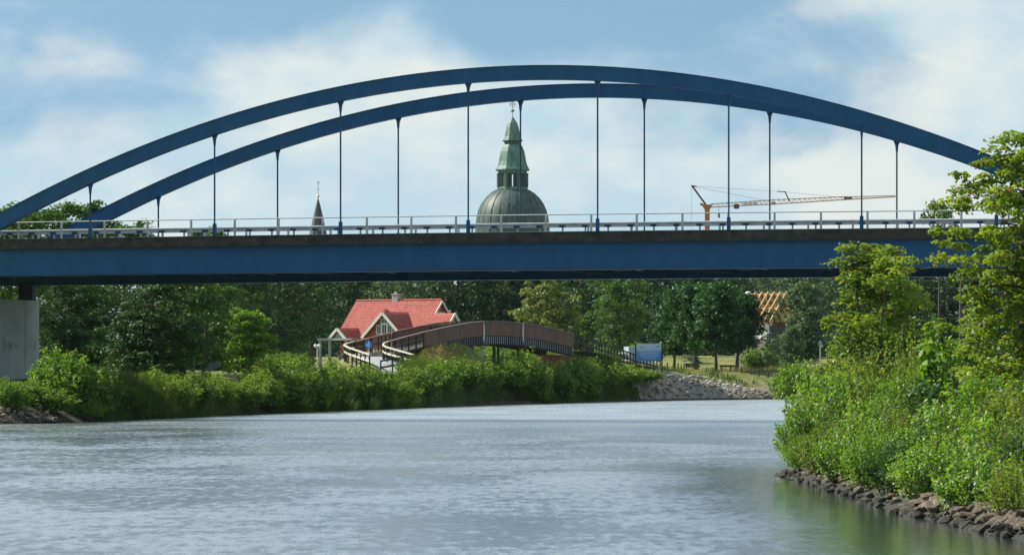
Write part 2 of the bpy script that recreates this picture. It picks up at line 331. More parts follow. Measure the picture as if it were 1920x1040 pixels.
def water_material():
    m, nt, b = new_mat('river_water'); N = nt.nodes; L = nt.links
    tc = N.new('ShaderNodeTexCoord')
    def noise(sx, sy, sc, det, rough=0.55, dist=0.0):
        mp = N.new('ShaderNodeMapping'); mp.inputs['Scale'].default_value = (sx, sy, 1); L.new(tc.outputs['Object'], mp.inputs[0])
        n = N.new('ShaderNodeTexNoise'); n.inputs['Scale'].default_value = sc; n.inputs['Detail'].default_value = det; n.inputs['Roughness'].default_value = rough
        n.inputs['Distortion'].default_value = dist
        L.new(mp.outputs[0], n.inputs[0]); return n.outputs[0]
    ripple = noise(3.2, 0.6, 1.0, 5, 0.68)        # wave groups
    chop = noise(2.2, 1.3, 2.0, 3, 0.6)             # short wind waves
    gust = noise(0.14, 0.06, 1.0, 6, 0.68, 0.6)    # where the wind catches the surface
    wv = N.new('ShaderNodeMath'); wv.operation = 'MULTIPLY_ADD'; L.new(ripple, wv.inputs[0]); wv.inputs[1].default_value = 0.5; 
    gm = N.new('ShaderNodeMath'); gm.operation = 'MULTIPLY'; L.new(gust, gm.inputs[0]); gm.inputs[1].default_value = 0.5; L.new(gm.outputs[0], wv.inputs[2])
    gr = N.new('ShaderNodeMapRange'); gr.interpolation_type = 'SMOOTHSTEP'; L.new(wv.outputs[0], gr.inputs[0]); gr.inputs[1].default_value = 0.44; gr.inputs[2].default_value = 0.58
    gr.inputs[3].default_value = 0.145; gr.inputs[4].default_value = 0.295
    # the lee of the right bank stays smoother
    sx = N.new('ShaderNodeSeparateXYZ'); L.new(tc.outputs['Object'], sx.inputs[0])
    l1 = N.new('ShaderNodeMapRange'); l1.interpolation_type = 'SMOOTHSTEP'; L.new(sx.outputs[0], l1.inputs[0]); l1.inputs[1].default_value = 2.0; l1.inputs[2].default_value = 7.5
    l2 = N.new('ShaderNodeMapRange'); l2.interpolation_type = 'SMOOTHSTEP'; L.new(sx.outputs[1], l2.inputs[0]); l2.inputs[1].default_value = 135; l2.inputs[2].default_value = 175; l2.inputs[3].default_value = 1.0; l2.inputs[4].default_value = 0.0
    lee = N.new('ShaderNodeMath'); lee.operation = 'MULTIPLY'; L.new(l1.outputs[0], lee.inputs[0]); L.new(l2.outputs[0], lee.inputs[1])
    rr = N.new('ShaderNodeMapRange'); L.new(lee.outputs[0], rr.inputs[0]); rr.inputs[3].default_value = 1.0; rr.inputs[4].default_value = 0.22
    rm = N.new('ShaderNodeMath'); rm.operation = 'MULTIPLY'; L.new(gr.outputs[0], rm.inputs[0]); L.new(rr.outputs[0], rm.inputs[1])
    fa = N.new('ShaderNodeMapRange'); fa.interpolation_type = 'SMOOTHSTEP'; L.new(sx.outputs[1], fa.inputs[0]); fa.inputs[1].default_value = 235; fa.inputs[2].default_value = 300; fa.inputs[4].default_value = 0.12
    ra = N.new('ShaderNodeMath'); ra.operation = 'ADD'; L.new(rm.outputs[0], ra.inputs[0]); L.new(fa.outputs[0], ra.inputs[1]); rm = ra   # the open reach beyond the bridge is breezier
    L.new(rm.outputs[0], b.inputs['Roughness'])
    b1 = N.new('ShaderNodeBump'); b1.inputs['Strength'].default_value = 1.0; b1.inputs['Distance'].default_value = 0.04; L.new(ripple, b1.inputs['Height']); L.new(rr.outputs[0], b1.inputs['Strength'])
    b2 = N.new('ShaderNodeBump'); b2.inputs['Strength'].default_value = 1.0; b2.inputs['Distance'].default_value = 0.010; L.new(chop, b2.inputs['Height']); L.new(b1.outputs[0], b2.inputs['Normal'])
    L.new(b2.outputs[0], b.inputs['Normal'])
    b.inputs['Base Color'].default_value = (0.085, 0.125, 0.140, 1)
    b.inputs['IOR'].default_value = 1.333
    # at these flat angles the unresolved wave faces mirror most of the sky
    gl = N.new('ShaderNodeBsdfGlossy'); gl.inputs['Color'].default_value = (1.0, 1.0, 0.99, 1); L.new(rm.outputs[0], gl.inputs['Roughness']); L.new(b2.outputs[0], gl.inputs['Normal'])
    mx = N.new('ShaderNodeMixShader'); mx.inputs[0].default_value = 0.62; L.new(b.outputs[0], mx.inputs[1]); L.new(gl.outputs[0], mx.inputs[2])
    L.new(mx.outputs[0], N['Material Output'].inputs['Surface'])
    return m
M['water'] = water_material()

# ------------------------------------------------------------------ terrain and water
HF = CAM_H * F
def shore_pt(px, py): d = HF / (py - YH); return (wx(px, d), d)
left_shore = [(-52, -220), (-41, 130), (-34, 220)] + [shore_pt(*q) for q in ((0, 795), (115, 793), (185, 790), (250, 786.5), (325, 784), (400, 780), (500, 776), (620, 771), (750, 766), (880, 760.5), (1000, 757), (1100, 754), (1200, 751.5), (1330, 749.5), (1460, 748))] + [(48, 506), (90, 520), (180, 545), (420, 620)]
right_shore = [(12.0, -220), (10.2, 72)] + [shore_pt(*q) for q in ((1915, 1010), (1830, 988), (1700, 962), (1600, 928), (1520, 906), (1472, 890))] + [(9.8, 152), (13, 175), (19, 215), (30, 265), (48, 330), (72, 385), (110, 430), (190, 470), (440, 540)]
river_poly = left_shore + right_shore[::-1]

def seg_dist(X, Y, poly):
    best = np.full(X.shape, 1e9)
    for (ax, ay), (bx, by) in zip(poly[:-1], poly[1:]):
        dx, dy = bx - ax, by - ay; t = np.clip(((X - ax) * dx + (Y - ay) * dy) / (dx * dx + dy * dy), 0, 1)
        best = np.minimum(best, np.hypot(X - ax - t * dx, Y - ay - t * dy))
    return best
def in_poly(X, Y, poly):
    ins = np.zeros(X.shape, bool); n = len(poly)
    for i in range(n):
        x1, y1 = poly[i]; x2, y2 = poly[(i + 1) % n]
        if y1 == y2: continue
        c = ((y1 > Y) != (y2 > Y)) & (X < (x2 - x1) * (Y - y1) / (y2 - y1) + x1); ins ^= c
    return ins
def sstep(a, b, x): t = np.clip((x - a) / (b - a), 0, 1); return t * t * (3 - 2 * t)

# centre lines of raised paths: (x, y, z)
def V3(px, py, d): v = P(px, py, d); return (v.x, v.y, v.z)
ramp_path = [V3(748, 704, 386), V3(742, 692, 391), V3(722, 680, 395), V3(697, 672, 399), V3(684, 668, 403), V3(692, 663, 408), (wx(730, 410), 410, 4.85), (wx(790, 414), 414, 5.5), (wx(830, 417), 417, 5.75)]
right_path = [(wx(1082, 451), 451, 4.9), (wx(1110, 457), 457, 4.55), (wx(1150, 463), 463, 3.9), (wx(1200, 470), 470, 3.3), (wx(1260, 480), 480, 2.9)]

def hills(X, Y):
    return 3.0 + 1.9 * sstep(520, 690, Y) + 0.25 * np.sin(X * 0.05 + 1) * sstep(520, 600, Y)
def ground_z(X, Y):
    X = np.asarray(X, float); Y = np.asarray(Y, float)
    ins = in_poly(X, Y, river_poly)
    d = np.minimum(seg_dist(X, Y, left_shore), seg_dist(X, Y, right_shore))
    wob = 0.18 * np.sin(X * 0.9 + Y * 0.35) + 0.14 * np.sin(X * 0.37 - Y * 0.71 + 2)
    rb_ = (X > 3) & (Y < 300)
    land = hills(X, Y) * (1 - np.exp(-d / np.where(rb_, 8.5, 4.6))) + wob * np.clip(d / 4, 0, 1) * 0.5
    for path, hw, fall in ((ramp_path, 1.7, 0.55), (right_path, 1.7, 0.5)):
        for (ax, ay, az), (bx, by, bz) in zip(path[:-1], path[1:]):
            dx, dy = bx - ax, by - ay; t = np.clip(((X - ax) * dx + (Y - ay) * dy) / (dx * dx + dy * dy), 0, 1)
            dd = np.hypot(X - ax - t * dx, Y - ay - t * dy)
            land = np.maximum(land, az + t * (bz - az) - 0.10 - np.maximum(0, dd - hw) * fall)
    mx_, my_ = wx(828, 409), 409
    land = np.maximum(land, 5.25 - 0.36 * np.hypot((X - mx_) * 0.9, (Y - my_) * 0.7) ** 1.25)
    near_w = np.minimum(land, 0.3 + 1.0 * d)
    land = np.where(Y < 482, np.minimum(land, np.maximum(near_w, hills(X, Y) * (1 - np.exp(-d / np.where(rb_, 8.5, 4.6))))), land)
    # hollow that the foot bridge crosses
    hx, hy = wx(965, 436), 436
    land = land - 2.0 * np.exp(-(((X - hx) / 4.0) ** 2 + ((Y - hy) / 8.0) ** 2))
    bed = -np.minimum(2.5, d * 0.45)
    return np.where(ins, bed, land)
def gz(x, y): return float(ground_z(np.array([x]), np.array([y]))[0])

def build_ground():
    xs = np.unique(np.concatenate([np.linspace(-3200, -140, 12), np.linspace(-140, -62, 20), np.arange(-60, 62, 1.0), np.linspace(62, 240, 40), np.linspace(240, 3200, 12)]))
    ys = np.unique(np.concatenate([np.linspace(-190, 64, 60), np.arange(66, 540, 1.0), np.linspace(540, 800, 60), np.linspace(800, 5200, 22)]))
    X, Y = np.meshgrid(xs, ys); Z = ground_z(X, Y)
    nx, ny = len(xs), len(ys)
    co = np.stack([X.ravel(), Y.ravel(), Z.ravel()], 1)
    idx = np.arange(nx * ny).reshape(ny, nx)
    q = np.stack([idx[:-1, :-1].ravel(), idx[:-1, 1:].ravel(), idx[1:, 1:].ravel(), idx[1:, :-1].ravel()], 1)
    me = quads_mesh('ground', co, q, M['ground']); me.shade_smooth()
    tag(link('ground', me), 'grassy river land with banks and low meadow', kind='structure')

def quads_mesh(name, co, q, material):
    me = bpy.data.meshes.new(name)
    me.vertices.add(len(co)); me.vertices.foreach_set('co', np.ascontiguousarray(co, np.float32).ravel())
    k = q.shape[1]; n = len(q)
    me.loops.add(n * k); me.loops.foreach_set('vertex_index', np.ascontiguousarray(q, np.int32).ravel())
    me.polygons.add(n); me.polygons.foreach_set('loop_start', np.arange(0, n * k, k, dtype=np.int32))
    me.update(calc_edges=True); me.materials.append(material)
    return me
build_ground()
wm = MB(); wm.add([(-200, -180, 0), (520, -180, 0), (520, 720, 0), (-200, 720, 0)], [(0, 1, 2, 3)])
tag(wm.build('water', M['water']), 'rippled blue grey river water', kind='structure')

# ------------------------------------------------------------------ the blue arch bridge
TH = math.radians(-13.53)
BR = empty('arch_bridge', (1.246, 278.66, 0), TH)
tag(BR, 'blue steel tied-arch road bridge with two arches spanning the river', 'bridge')
WB = 13.6
def zd(t, y): u = t / 8.0; return 11.33 - 0.0047 * u * u + 0.0327 * u - 0.0213 * y      # top of the edge beam
def za(t, y): u = t / 8.0; return 21.39 - 0.4795 * u * u + 0.016 * u - 0.0213 * y      # top of an arch
TS = [x for x in np.arange(-62, 63, 2.0)]
def strip(name, y0, y1, zt, zb, m, ts=TS, parent=BR):
    """box-like bar that follows the deck; zt / zb are heights over the edge beam's top"""
    b = MB(); rings = []
    for t in ts: rings.append([(t, y0, zd(t, y0) + zb), (t, y1, zd(t, y1) + zb), (t, y1, zd(t, y1) + zt), (t, y0, zd(t, y0) + zt)])
    b.sweep(rings); return b.build(name, m, parent)
for y, s in ((0.0, -1), (WB, 1)):
    rings = []
    for t in np.linspace(-37.0, 37.0, 75):
        u = t / 8.0; sl = (-0.4795 * 2 * u) / 8.0; n = Vector((-sl, 0, 1)).normalized(); dep = 0.84
        top = Vector((t, y, za(t, y))); bot = top - n * dep
        rings.append([bot + Vector((0, -0.34, 0)), bot + Vector((0, 0.34, 0)), top + Vector((0, 0.34, 0)), top + Vector((0, -0.34, 0))])
    ar = MB(); ar.sweep(rings)
    a = ar.build('arch', M['blue'], BR)
    a["label"] = 'nearer blue steel arch' if s < 0 else 'farther blue steel arch'
    for k in range(9):
        t = 8.0 * (k - 4) + 2.6; u = t / 8.0; ang = math.atan(0.4795 * 2 * u / 8.0)
        w = MB(); w.box((0, 0, 0), (0.05, 0.70, 0.83), Matrix.Rotation(ang, 3, 'Y')); n = Vector((0.4795 * 2 * u / 8.0, 0, 1)).normalized()
        w.build('weld_seam', M['blue'], a, loc=Vector((t, y, za(t, y))) - n * 0.42)
    # cover strip along the arch's upper edge
    fl = MB(); fl.sweep([[r[3] + Vector((0, -0.06, 0.002)), r[2] + Vector((0, 0.06, 0.002)), r[2] + Vector((0, 0.06, 0.042)), r[3] + Vector((0, -0.06, 0.042))] for r in rings])
    fl.build('top_flange', M['blue'], a)
    for k in range(8):
        t = 8.0 * (k - 3.5); zt = za(t, y) - 0.80; zb = zd(t, y) - 0.05
        h = MB(); h.tube([(t, y, zb), (t, y, zt)], 0.054, 8)
        ho = h.build('hanger', M['hanger'], BR)
        g = MB(); g.sweep([[(t - 0.05, y - 0.05, zt - 0.75), (t + 0.05, y - 0.05, zt - 0.75), (t + 0.05, y + 0.05, zt - 0.75), (t - 0.05, y + 0.05, zt - 0.75)],
                           [(t - 0.09, y - 0.09, zt - 0.3), (t + 0.09, y - 0.09, zt - 0.3), (t + 0.09, y + 0.09, zt - 0.3), (t - 0.09, y + 0.09, zt - 0.3)],
                           [(t - 0.22, y - 0.12, zt + 0.02), (t + 0.22, y - 0.12, zt + 0.02), (t + 0.22, y + 0.12, zt + 0.02), (t - 0.22, y + 0.12, zt + 0.02)]])
        g.build('hanger_head', M['blue'], ho)
        g = MB(); g.box((t, y, zb + 0.45), (0.20, 0.20, 0.9)); g.build('hanger_foot', M['blue'], ho)
    # main girder web with lower flange
    yf = y + s * 0.34
    gd = strip('main_girder', y - 0.34, y + 0.34, -0.56, -2.17, M['blue'])
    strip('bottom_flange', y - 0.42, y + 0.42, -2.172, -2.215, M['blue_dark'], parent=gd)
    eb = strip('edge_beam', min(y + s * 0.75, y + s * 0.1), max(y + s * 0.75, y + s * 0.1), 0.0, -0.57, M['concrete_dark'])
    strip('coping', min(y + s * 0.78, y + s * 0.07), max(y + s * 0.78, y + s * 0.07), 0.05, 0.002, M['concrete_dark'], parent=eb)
    # splice seams of the girder plates, slightly proud weld strips
    for k in range(9):
        t = 8.0 * (k - 4) + 1.6
        w = MB(); w.box((t, y + s * 0.343, zd(t, y) - 1.36), (0.05, 0.012, 1.55)); w.build('weld_seam', M['blue'], gd)
strip('deck_slab', 0.36, WB - 0.36, -0.12, -0.52, M['asphalt'])
for k in range(-15, 16):
    t = k * 4.0; b = MB()
    b.hexa([(t - 0.15, 0.36, zd(t, 0.3) - 1.75), (t + 0.15, 0.36, zd(t, 0.3) - 1.75), (t + 0.15, WB - 0.36, zd(t, WB) - 1.75), (t - 0.15, WB - 0.36, zd(t, WB) - 1.75),
            (t - 0.15, 0.36, zd(t, 0.3) - 0.53), (t + 0.15, 0.36, zd(t, 0.3) - 0.53), (t + 0.15, WB - 0.36, zd(t, WB) - 0.53), (t - 0.15, WB - 0.36, zd(t, WB) - 0.53)])
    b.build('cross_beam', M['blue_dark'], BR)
for k in range(-7, 7):
    t0, t1 = k * 8.0 + 2, k * 8.0 + 10
    for (ya, yb) in ((0.5, WB - 0.5), (WB - 0.5, 0.5)):
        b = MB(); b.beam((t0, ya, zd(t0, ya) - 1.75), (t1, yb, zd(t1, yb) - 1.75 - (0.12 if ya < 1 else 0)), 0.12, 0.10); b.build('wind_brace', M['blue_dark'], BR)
# railings
def railing(y, name):
    r = MB(); ts = np.arange(-61, 62, 2.0); r.tube([(t, y, zd(t, y) + 1.17) for t in ts], 0.036, 8)
    ro = r.build(name, M['galv'], BR)
    pm = MB(); pm.box((0, 0, 0.56), (0.12, 0.10, 1.13)); pmm = pm.mesh('railing_post', M['galv'])
    for k in range(-21, 24):
        t = -28 + 3.40 + (k + 0) * 2.8
        if -61 < t < 61: link('railing_post', pmm, ro, (t, y, zd(t, y) + 0.02))
    return ro
railing(0.95, 'railing'); railing(WB - 0.95, 'railing')
def guard(y, s):
    b = MB(); rings = []
    for t in TS:
        z = zd(t, y)
        rings.append([(t, y - s * a, z + h) for a, h in ((0, 0.43), (0.05, 0.45), (0.05, 0.53), (0.0, 0.57), (0.05, 0.62), (0.05, 0.71), (0, 0.74), (-0.02, 0.74), (-0.02, 0.43))])
    b.sweep(rings); go = b.build('guard_rail', M['galv'], BR)
    pm = MB(); pm.box((0, 0, 0.24), (0.09, 0.11, 0.62)); pmm = pm.mesh('guard_post', M['galv'])
    sm = MB(); sm.box((0, 0, 0.50), (0.34, 0.12, 0.15)); smm = sm.mesh('spacer', M['blue_dark'])
    for k in range(-42, 43):
        t = k * 1.41
        if -61 < t < 61:
            link('guard_post', pmm, go, (t, y + s * 0.18, zd(t, y) - 0.05)); link('spacer', smm, go, (t + 0.02, y - s * 0.115, zd(t, y)))
guard(1.75, 1); guard(WB - 1.75, -1)
# pier at the left end, wall across the bridge with a joint, plus bearing blocks
def pier(tc, face, name_label):
    zt = zd(tc, 6) - 3.35
    pr = MB(); x0, x1 = tc - 1.5, tc
    for y0, y1, ins in ((-0.4, 3.55, 0.0), (3.58, 11.05, 0.03), (11.12, 13.75, 0.0)):
        pr.box(((x0 + x1) / 2, (y0 + y1) / 2, zt / 2 + 0.5), (x1 - x0 - 2 * ins, y1 - y0, zt - 1.0))
    po = pr.build('pier', M['concrete'], BR); po["label"] = name_label
    j = MB(); j.box(((x0 + x1) / 2, 6.7, zt / 2 + 0.45), (x1 - x0 - 0.35, 13.8, zt - 1.1)); j.build('pier_core', M['black'], po)
    for y in (0.0, WB):
        b = MB(); b.box((tc - 0.75, y, zt + 0.55), (0.95, 0.8, 1.1 - 0.002 + 0.2)); b.build('bearing', M['black'], po)
    return po
po = pier(-36.15, 1, 'grey concrete pier with dark joint and graffiti')
for pts in ([(6.9, 4.3), (6.9, 5.2)], [(6.9, 4.7), (7.3, 5.0), (7.5, 4.4)], [(7.9, 4.3), (8.1, 4.9), (8.4, 4.4), (8.7, 4.9)], [(9.1, 4.6), (9.6, 4.7)], [(11.6, 4.4), (11.7, 5.1), (12.2, 5.1), (12.1, 4.7), (11.7, 4.7)], [(12.6, 5.0), (12.9, 4.4), (13.2, 5.1)]):
    b = MB()
    for (a, c), (e, f) in zip(pts[:-1], pts[1:]): b.beam((-36.145, a, c), (-36.145, e, f), 0.012, 0.06, up=Vector((0, e - a, f - c)).cross(Vector((1, 0, 0))))
    b.build('graffiti_stroke', M['graffiti'], po)
pier(38.4, -1, 'grey concrete pier hidden behind the right bank trees')

# ------------------------------------------------------------------ vegetation builders
def unit(v): return v / np.maximum(np.linalg.norm(v, axis=1, keepdims=True), 1e-9)
def leaves_mesh(name, pos, nrm, size, material, rng, aspect=0.62, fold=0.16):
    n = len(pos); nrm = unit(nrm); r = unit(rng.normal(size=(n, 3))); t = unit(np.cross(nrm, r)); b = np.cross(nrm, t)
    s = size[:, None]; a = aspect * (0.8 + 0.4 * rng.random((n, 1)))
    v = np.stack([pos - t * s * 0.5, pos + b * s * a * 0.5 + nrm * s * fold, pos + t * s * 0.5, pos - b * s * a * 0.5 + nrm * s * fold], 1).reshape(-1, 3)
    return quads_mesh(name, v, np.arange(n * 4).reshape(n, 4), material)

def bent(p, q, rng, sag=0.08, n=4):
    p = np.asarray(p, float); q = np.asarray(q, float); L = np.linalg.norm(q - p)
    off = rng.normal(size=3) * L * sag
    return [p + (q - p) * t + off * math.sin(math.pi * t) + np.array([0, 0, L * 0.06 * math.sin(math.pi * t)]) for t in np.linspace(0, 1, n)]

def tree_meshes(name, seed, H, R, base, leafm, leaf=0.3, limbs=26, sprays=6, per=40, spray=0.9, flat=0.6, prof='round', trunk_r=None, rise=0.5, stems=1, keep_low=False, up=0.55):
    """tapered trunk with limbs; leaves gathered in sprays at the limbs' ends"""
    rng = np.random.default_rng(seed); wood = MB(); C = []; Rr = []
    tr = trunk_r or H * 0.022
    for st in range(stems):
        lean = rng.normal(size=2) * (0.03 * H if stems == 1 else 0.12 * H); off = rng.normal(size=2) * (0 if stems == 1 else R * 0.22)
        spine = [np.array([off[0] + lean[0] * t + 0.02 * H * math.sin(3 * t + st), off[1] + lean[1] * t, H * 0.93 * t]) for t in np.linspace(0, 1, 8)]
        wood.tube(spine, [tr * (1.25 if i == 0 else 1) * (1 - 0.85 * i / 7) for i in range(8)], 7)
        nl = limbs // stems
        for i in range(nl):
            f = (i + rng.random()) / nl; h = base + (H * 0.97 - base) * f ** 0.9
            if prof == 'round': w = math.sqrt(max(0.05, 1 - (2 * (h - base) / (H - base) - 0.85) ** 2 * 0.78)) if f < 0.93 else 0.4
            elif prof == 'cone': w = 1.02 - 0.85 * f
            elif prof == 'column': w = 0.75 + 0.35 * math.sin(math.pi * f) if f < 0.9 else 0.45
            else: w = 0.9
            az = i * 2.39996 + rng.normal() * 0.35; L = R * w * rng.uniform(0.72, 1.12)
            k = min(h, H * 0.92) / (H * 0.93) * 7; i0 = int(min(k, 6)); s0 = spine[i0] + (spine[i0 + 1] - spine[i0]) * (k - i0)
            s0 = s0 - np.array([0, 0, min(L * 0.35, h - base + 0.2) * rise])
            e = np.array([s0[0] + math.cos(az) * L, s0[1] + math.sin(az) * L, h + L * 0.12 * rng.normal()])
            e[2] = min(e[2], H)
            path = bent(s0, e, rng); wood.tube(path, [tr * 0.34 * (1 - 0.3 * f), tr * 0.26, tr * 0.16, tr * 0.05], 4, cap=False)
            for j in range(sprays):
                t = 1.0 - 0.72 * (j / max(1, sprays - 1)) ** 1.1 * (1 if rng.random() < 0.85 else 0.5)
                c = s0 + (e - s0) * t + rng.normal(size=3) * np.array([1, 1, 0.7]) * L * 0.20
                c[2] = min(max(c[2], base * 0.8), H)
                C.append(c); Rr.append(spray * rng.uniform(0.55, 1.25))
                if rng.random() < 0.4: wood.tube([s0 + (e - s0) * max(0, t - 0.25), c], [tr * 0.12, tr * 0.04], 3, cap=False)
    C = np.array(C); Rr = np.array(Rr); n = len(C) * per
    ci = np.repeat(np.arange(len(C)), per)
    u = unit(rng.normal(size=(n, 3))); u[:, 2] = np.where(rng.random(n) < 0.6, np.abs(u[:, 2]), u[:, 2])
    rad = Rr[ci] * (0.25 + 0.8 * rng.random(n) ** 0.55)
    pos = C[ci] + u * rad[:, None] * np.array([1, 1, flat])
    nrm = u * 0.55 + np.array([0, 0, up]) + rng.normal(size=(n, 3)) * 0.5
    size = leaf * rng.uniform(0.6, 1.35, n)
    cm = leaves_mesh(name + '_crown', pos, nrm, size, leafm, rng)
    return wood.mesh(name + '_trunk', M['bark'], True), cm

def shrub_meshes(name, seed, H, RX, RY, leafm, leaf=0.2, shoots=90, per=90, spread=0.22, droop=0.15, stemm='twig', start=0.12):
    """many stems from the ground, leaves along each one"""
    rng = np.random.default_rng(seed); wood = MB(); pos = []; nr = []
    for i in range(shoots):
        a = rng.uniform(0, 2 * math.pi); r = math.sqrt(rng.random())
        b = np.array([math.cos(a) * r * RX * 0.75, math.sin(a) * r * RY * 0.75, 0.0])
        out = np.array([math.cos(a) * RX, math.sin(a) * RY, 0]) * (0.18 + 0.42 * r * rng.random())
        h = H * (1.0 - 0.42 * r * r) * rng.uniform(0.62, 1.06)
        k = 6; pts = []
        for t in np.linspace(0, 1, k):
            pts.append(b + out * t ** 1.3 + np.array([0, 0, h * (t - droop * t * t * r)]) + rng.normal(size=3) * 0.02 * h * t)
        pts = np.array(pts)
        wood.tube(pts, [0.022 * H / 3 * (1 - 0.8 * j / (k - 1)) + 0.004 for j in range(k)], 3, cap=False)
        t = start + (1 - start) * rng.random(per) ** 0.75
        ii = np.minimum((t * (k - 1)).astype(int), k - 2); fr = t * (k - 1) - ii
        p = pts[ii] + (pts[ii + 1] - pts[ii]) * fr[:, None]
        o = rng.normal(size=(per, 3)) * spread * H * (1.15 - 0.8 * t[:, None])
        o = o * np.array([1, 1, 0.75]); p = p + o; p[:, 2] = np.maximum(p[:, 2], 0.03)
        pos.append(p); nr.append(unit(o) * 0.5 + np.array([out[0], out[1], 0]) * 0.25 / max(RX, RY) + np.array([0, 0, 0.55]) + rng.normal(size=(per, 3)) * 0.45)
    pos = np.concatenate(pos); nr = np.concatenate(nr); n = len(pos)
    cm = leaves_mesh(name + '_foliage', pos, nr, leaf * rng.uniform(0.55, 1.4, n), leafm, rng)
    return wood.mesh(name + '_stems', M[stemm], True), cm

def place_tree(name, meshes, x, y, s=(1, 1, 1), rz=0.0, label=None, cat='tree', group=None, z=None, parts=('trunk', 'crown')):
    o = empty(name, (x, y, (gz(x, y) if z is None else z) - 0.05), rz)
    o.scale = s
    link(parts[0], meshes[0], o); link(parts[1], meshes[1], o)
    tag(o, label, cat, group); return o
def fit_scale(H, d, px_top, x, y):
    """scale that brings the crown's top to a picture row"""
    return (wz(px_top, d) - gz(x, y)) / H

# ---- wood behind the meadow
print('trees')
FAR = [tree_meshes('wood_tree_a', 11, 15, 4.4, 2.0, M['leaf_dark'], leaf=0.42, limbs=34, sprays=6, per=36, spray=1.15, prof='round'),
       tree_meshes('wood_tree_b', 12, 15, 4.0, 1.6, M['leaf_mid'], leaf=0.42, limbs=34, sprays=6, per=36, spray=1.1, prof='column'),
       tree_meshes('wood_tree_c', 13, 15, 4.6, 1.8, M['leaf_dark'], leaf=0.44, limbs=34, sprays=6, per=36, spray=1.25, flat=0.75, prof='column'),
       tree_meshes('wood_tree_d', 14, 15, 4.3, 1.6, M['leaf_blue'], leaf=0.40, limbs=34, sprays=6, per=36, spray=1.1, prof='round')]
belt = [  # px, distance, top row, kind, label
    (402, 470, 452, 1, 'wood tree rising behind the small round tree on the left bank'),
    (455, 520, 470, 0, 'dark wood tree just right of the bank trees, above the small round tree'),
    (520, 560, 456, 2, 'dark wood tree left of the white twin-globe lamp'),
    (540, 600, 450, 1, 'tall wood tree whose tip shows above the deck left of the slate spire'),
    (585, 630, 480, 0, 'dark wood tree above the white twin-globe lamp'),
    (640, 640, 462, 2, 'dark wood tree at the left edge of the red roof'),
    (695, 650, 476, 0, 'dark wood tree behind the left half of the red roof'),
    (745, 615, 492, 3, 'greyish wood tree behind the chimney of the red-roofed house'),
    (800, 650, 470, 1, 'wood tree behind the right half of the red roof'),
    (865, 640, 466, 0, 'dark wood tree right of the red-roofed house, above the footbridge'),
    (925, 645, 476, 2, 'dark wood tree behind the white trims of the footbridge'),
    (985, 660, 470, 0, 'dark wood tree behind the left side of the olive tree'),
    (1055, 655, 462, 1, 'wood tree behind the right side of the olive tree'),
    (1100, 625, 478, 2, 'dark wood tree above the right end of the footbridge'),
    (1160, 590, 492, 1, 'bushy wood tree above the lorry'),
    (1205, 640, 466, 0, 'dark wood tree above the blue notice board'),
    (1270, 660, 470, 2, 'dark wood tree behind the left lindens'),
    (1340, 655, 462, 0, 'dark wood tree behind the middle lindens'),
    (1400, 670, 474, 3, 'greyish wood tree behind the open rafters'),
    (1455, 655, 470, 3, 'grey-green wood tree above the open rafters'),
    (1500, 600, 486, 3, 'grey-green wood tree right of the unfinished house'),
    (1560, 650, 462, 3, 'greyish wood tree left of the slender tree on the right bank'),
    (1625, 630, 470, 2, 'dark wood tree behind the slender right bank tree'),
    (1700, 600, 480, 0, 'dark wood tree right of the slender right bank tree'),
    (1770, 590, 476, 2, 'dark wood tree seen between the two right bank trees'),
    (1845, 600, 466, 0, 'dark wood tree behind the maple at the right edge'),
    (1915, 590, 470, 2, 'dark wood tree at the right edge of the picture'),
]
for i, (px, d, top, kd, lab) in enumerate(belt):
    x = wx(px, d); s = fit_scale(15, d, top, x, d); w = s * random.uniform(0.92, 1.12)
    place_tree('broadleaf_tree', FAR[kd], x, d, (w, w, s), random.uniform(0, 6.28), lab, group='wood behind the meadow')
# farther mass of the same wood that closes the gaps between them
def far_wood():
    rng = np.random.default_rng(5); n = 60000
    px = rng.uniform(300, 2000, n); d = rng.uniform(700, 735, n); x = (px - 960) * d / F
    top = 14.2 + 1.6 * np.sin(x * 0.35) + 1.2 * np.sin(x * 0.9 + 2)
    z = 4.2 + top * rng.random(n) ** 1.25
    nrm = rng.normal(size=(n, 3)) * 0.6 + np.array([-0.2, -0.5, 0.5])
    me = leaves_mesh('far_wood', np.stack([x, d, z], 1), nrm, 0.75 * rng.uniform(0.6, 1.4, n), M['leaf_dark'], rng)
    tag(link('far_wood', me), 'dark mass of the wood farther back', 'wood', kind='stuff')
far_wood()

# ---- olive tree, lindens and other single trees
ol = tree_meshes('olive_tree', 21, 9, 4.0, 1.6, M['leaf_olive'], leaf=0.36, limbs=30, sprays=7, per=42, spray=0.85, flat=0.5)
x = wx(1022, 545); place_tree('field_maple_tree', ol, x, 545, (0.95, 0.95, fit_scale(9, 545, 527, x, 545)), 0.4, 'pale olive-green spreading tree behind the crest of the footbridge')
x = wx(1165, 540); place_tree('field_maple_tree', FAR[1], x, 540, (0.62, 0.62, fit_scale(15, 540, 528, x, 540)), 2.4, 'mid-green tree between the footbridge end and the lindens')
lin = [tree_meshes('linden_a', 31, 9, 2.7, 2.3, M['leaf_linden'], leaf=0.30, limbs=34, sprays=8, per=46, spray=0.72, flat=0.75, trunk_r=0.17),
       tree_meshes('linden_b', 32, 9, 2.8, 2.3, M['leaf_linden'], leaf=0.30, limbs=34, sprays=8, per=46, spray=0.75, flat=0.75, trunk_r=0.20)]
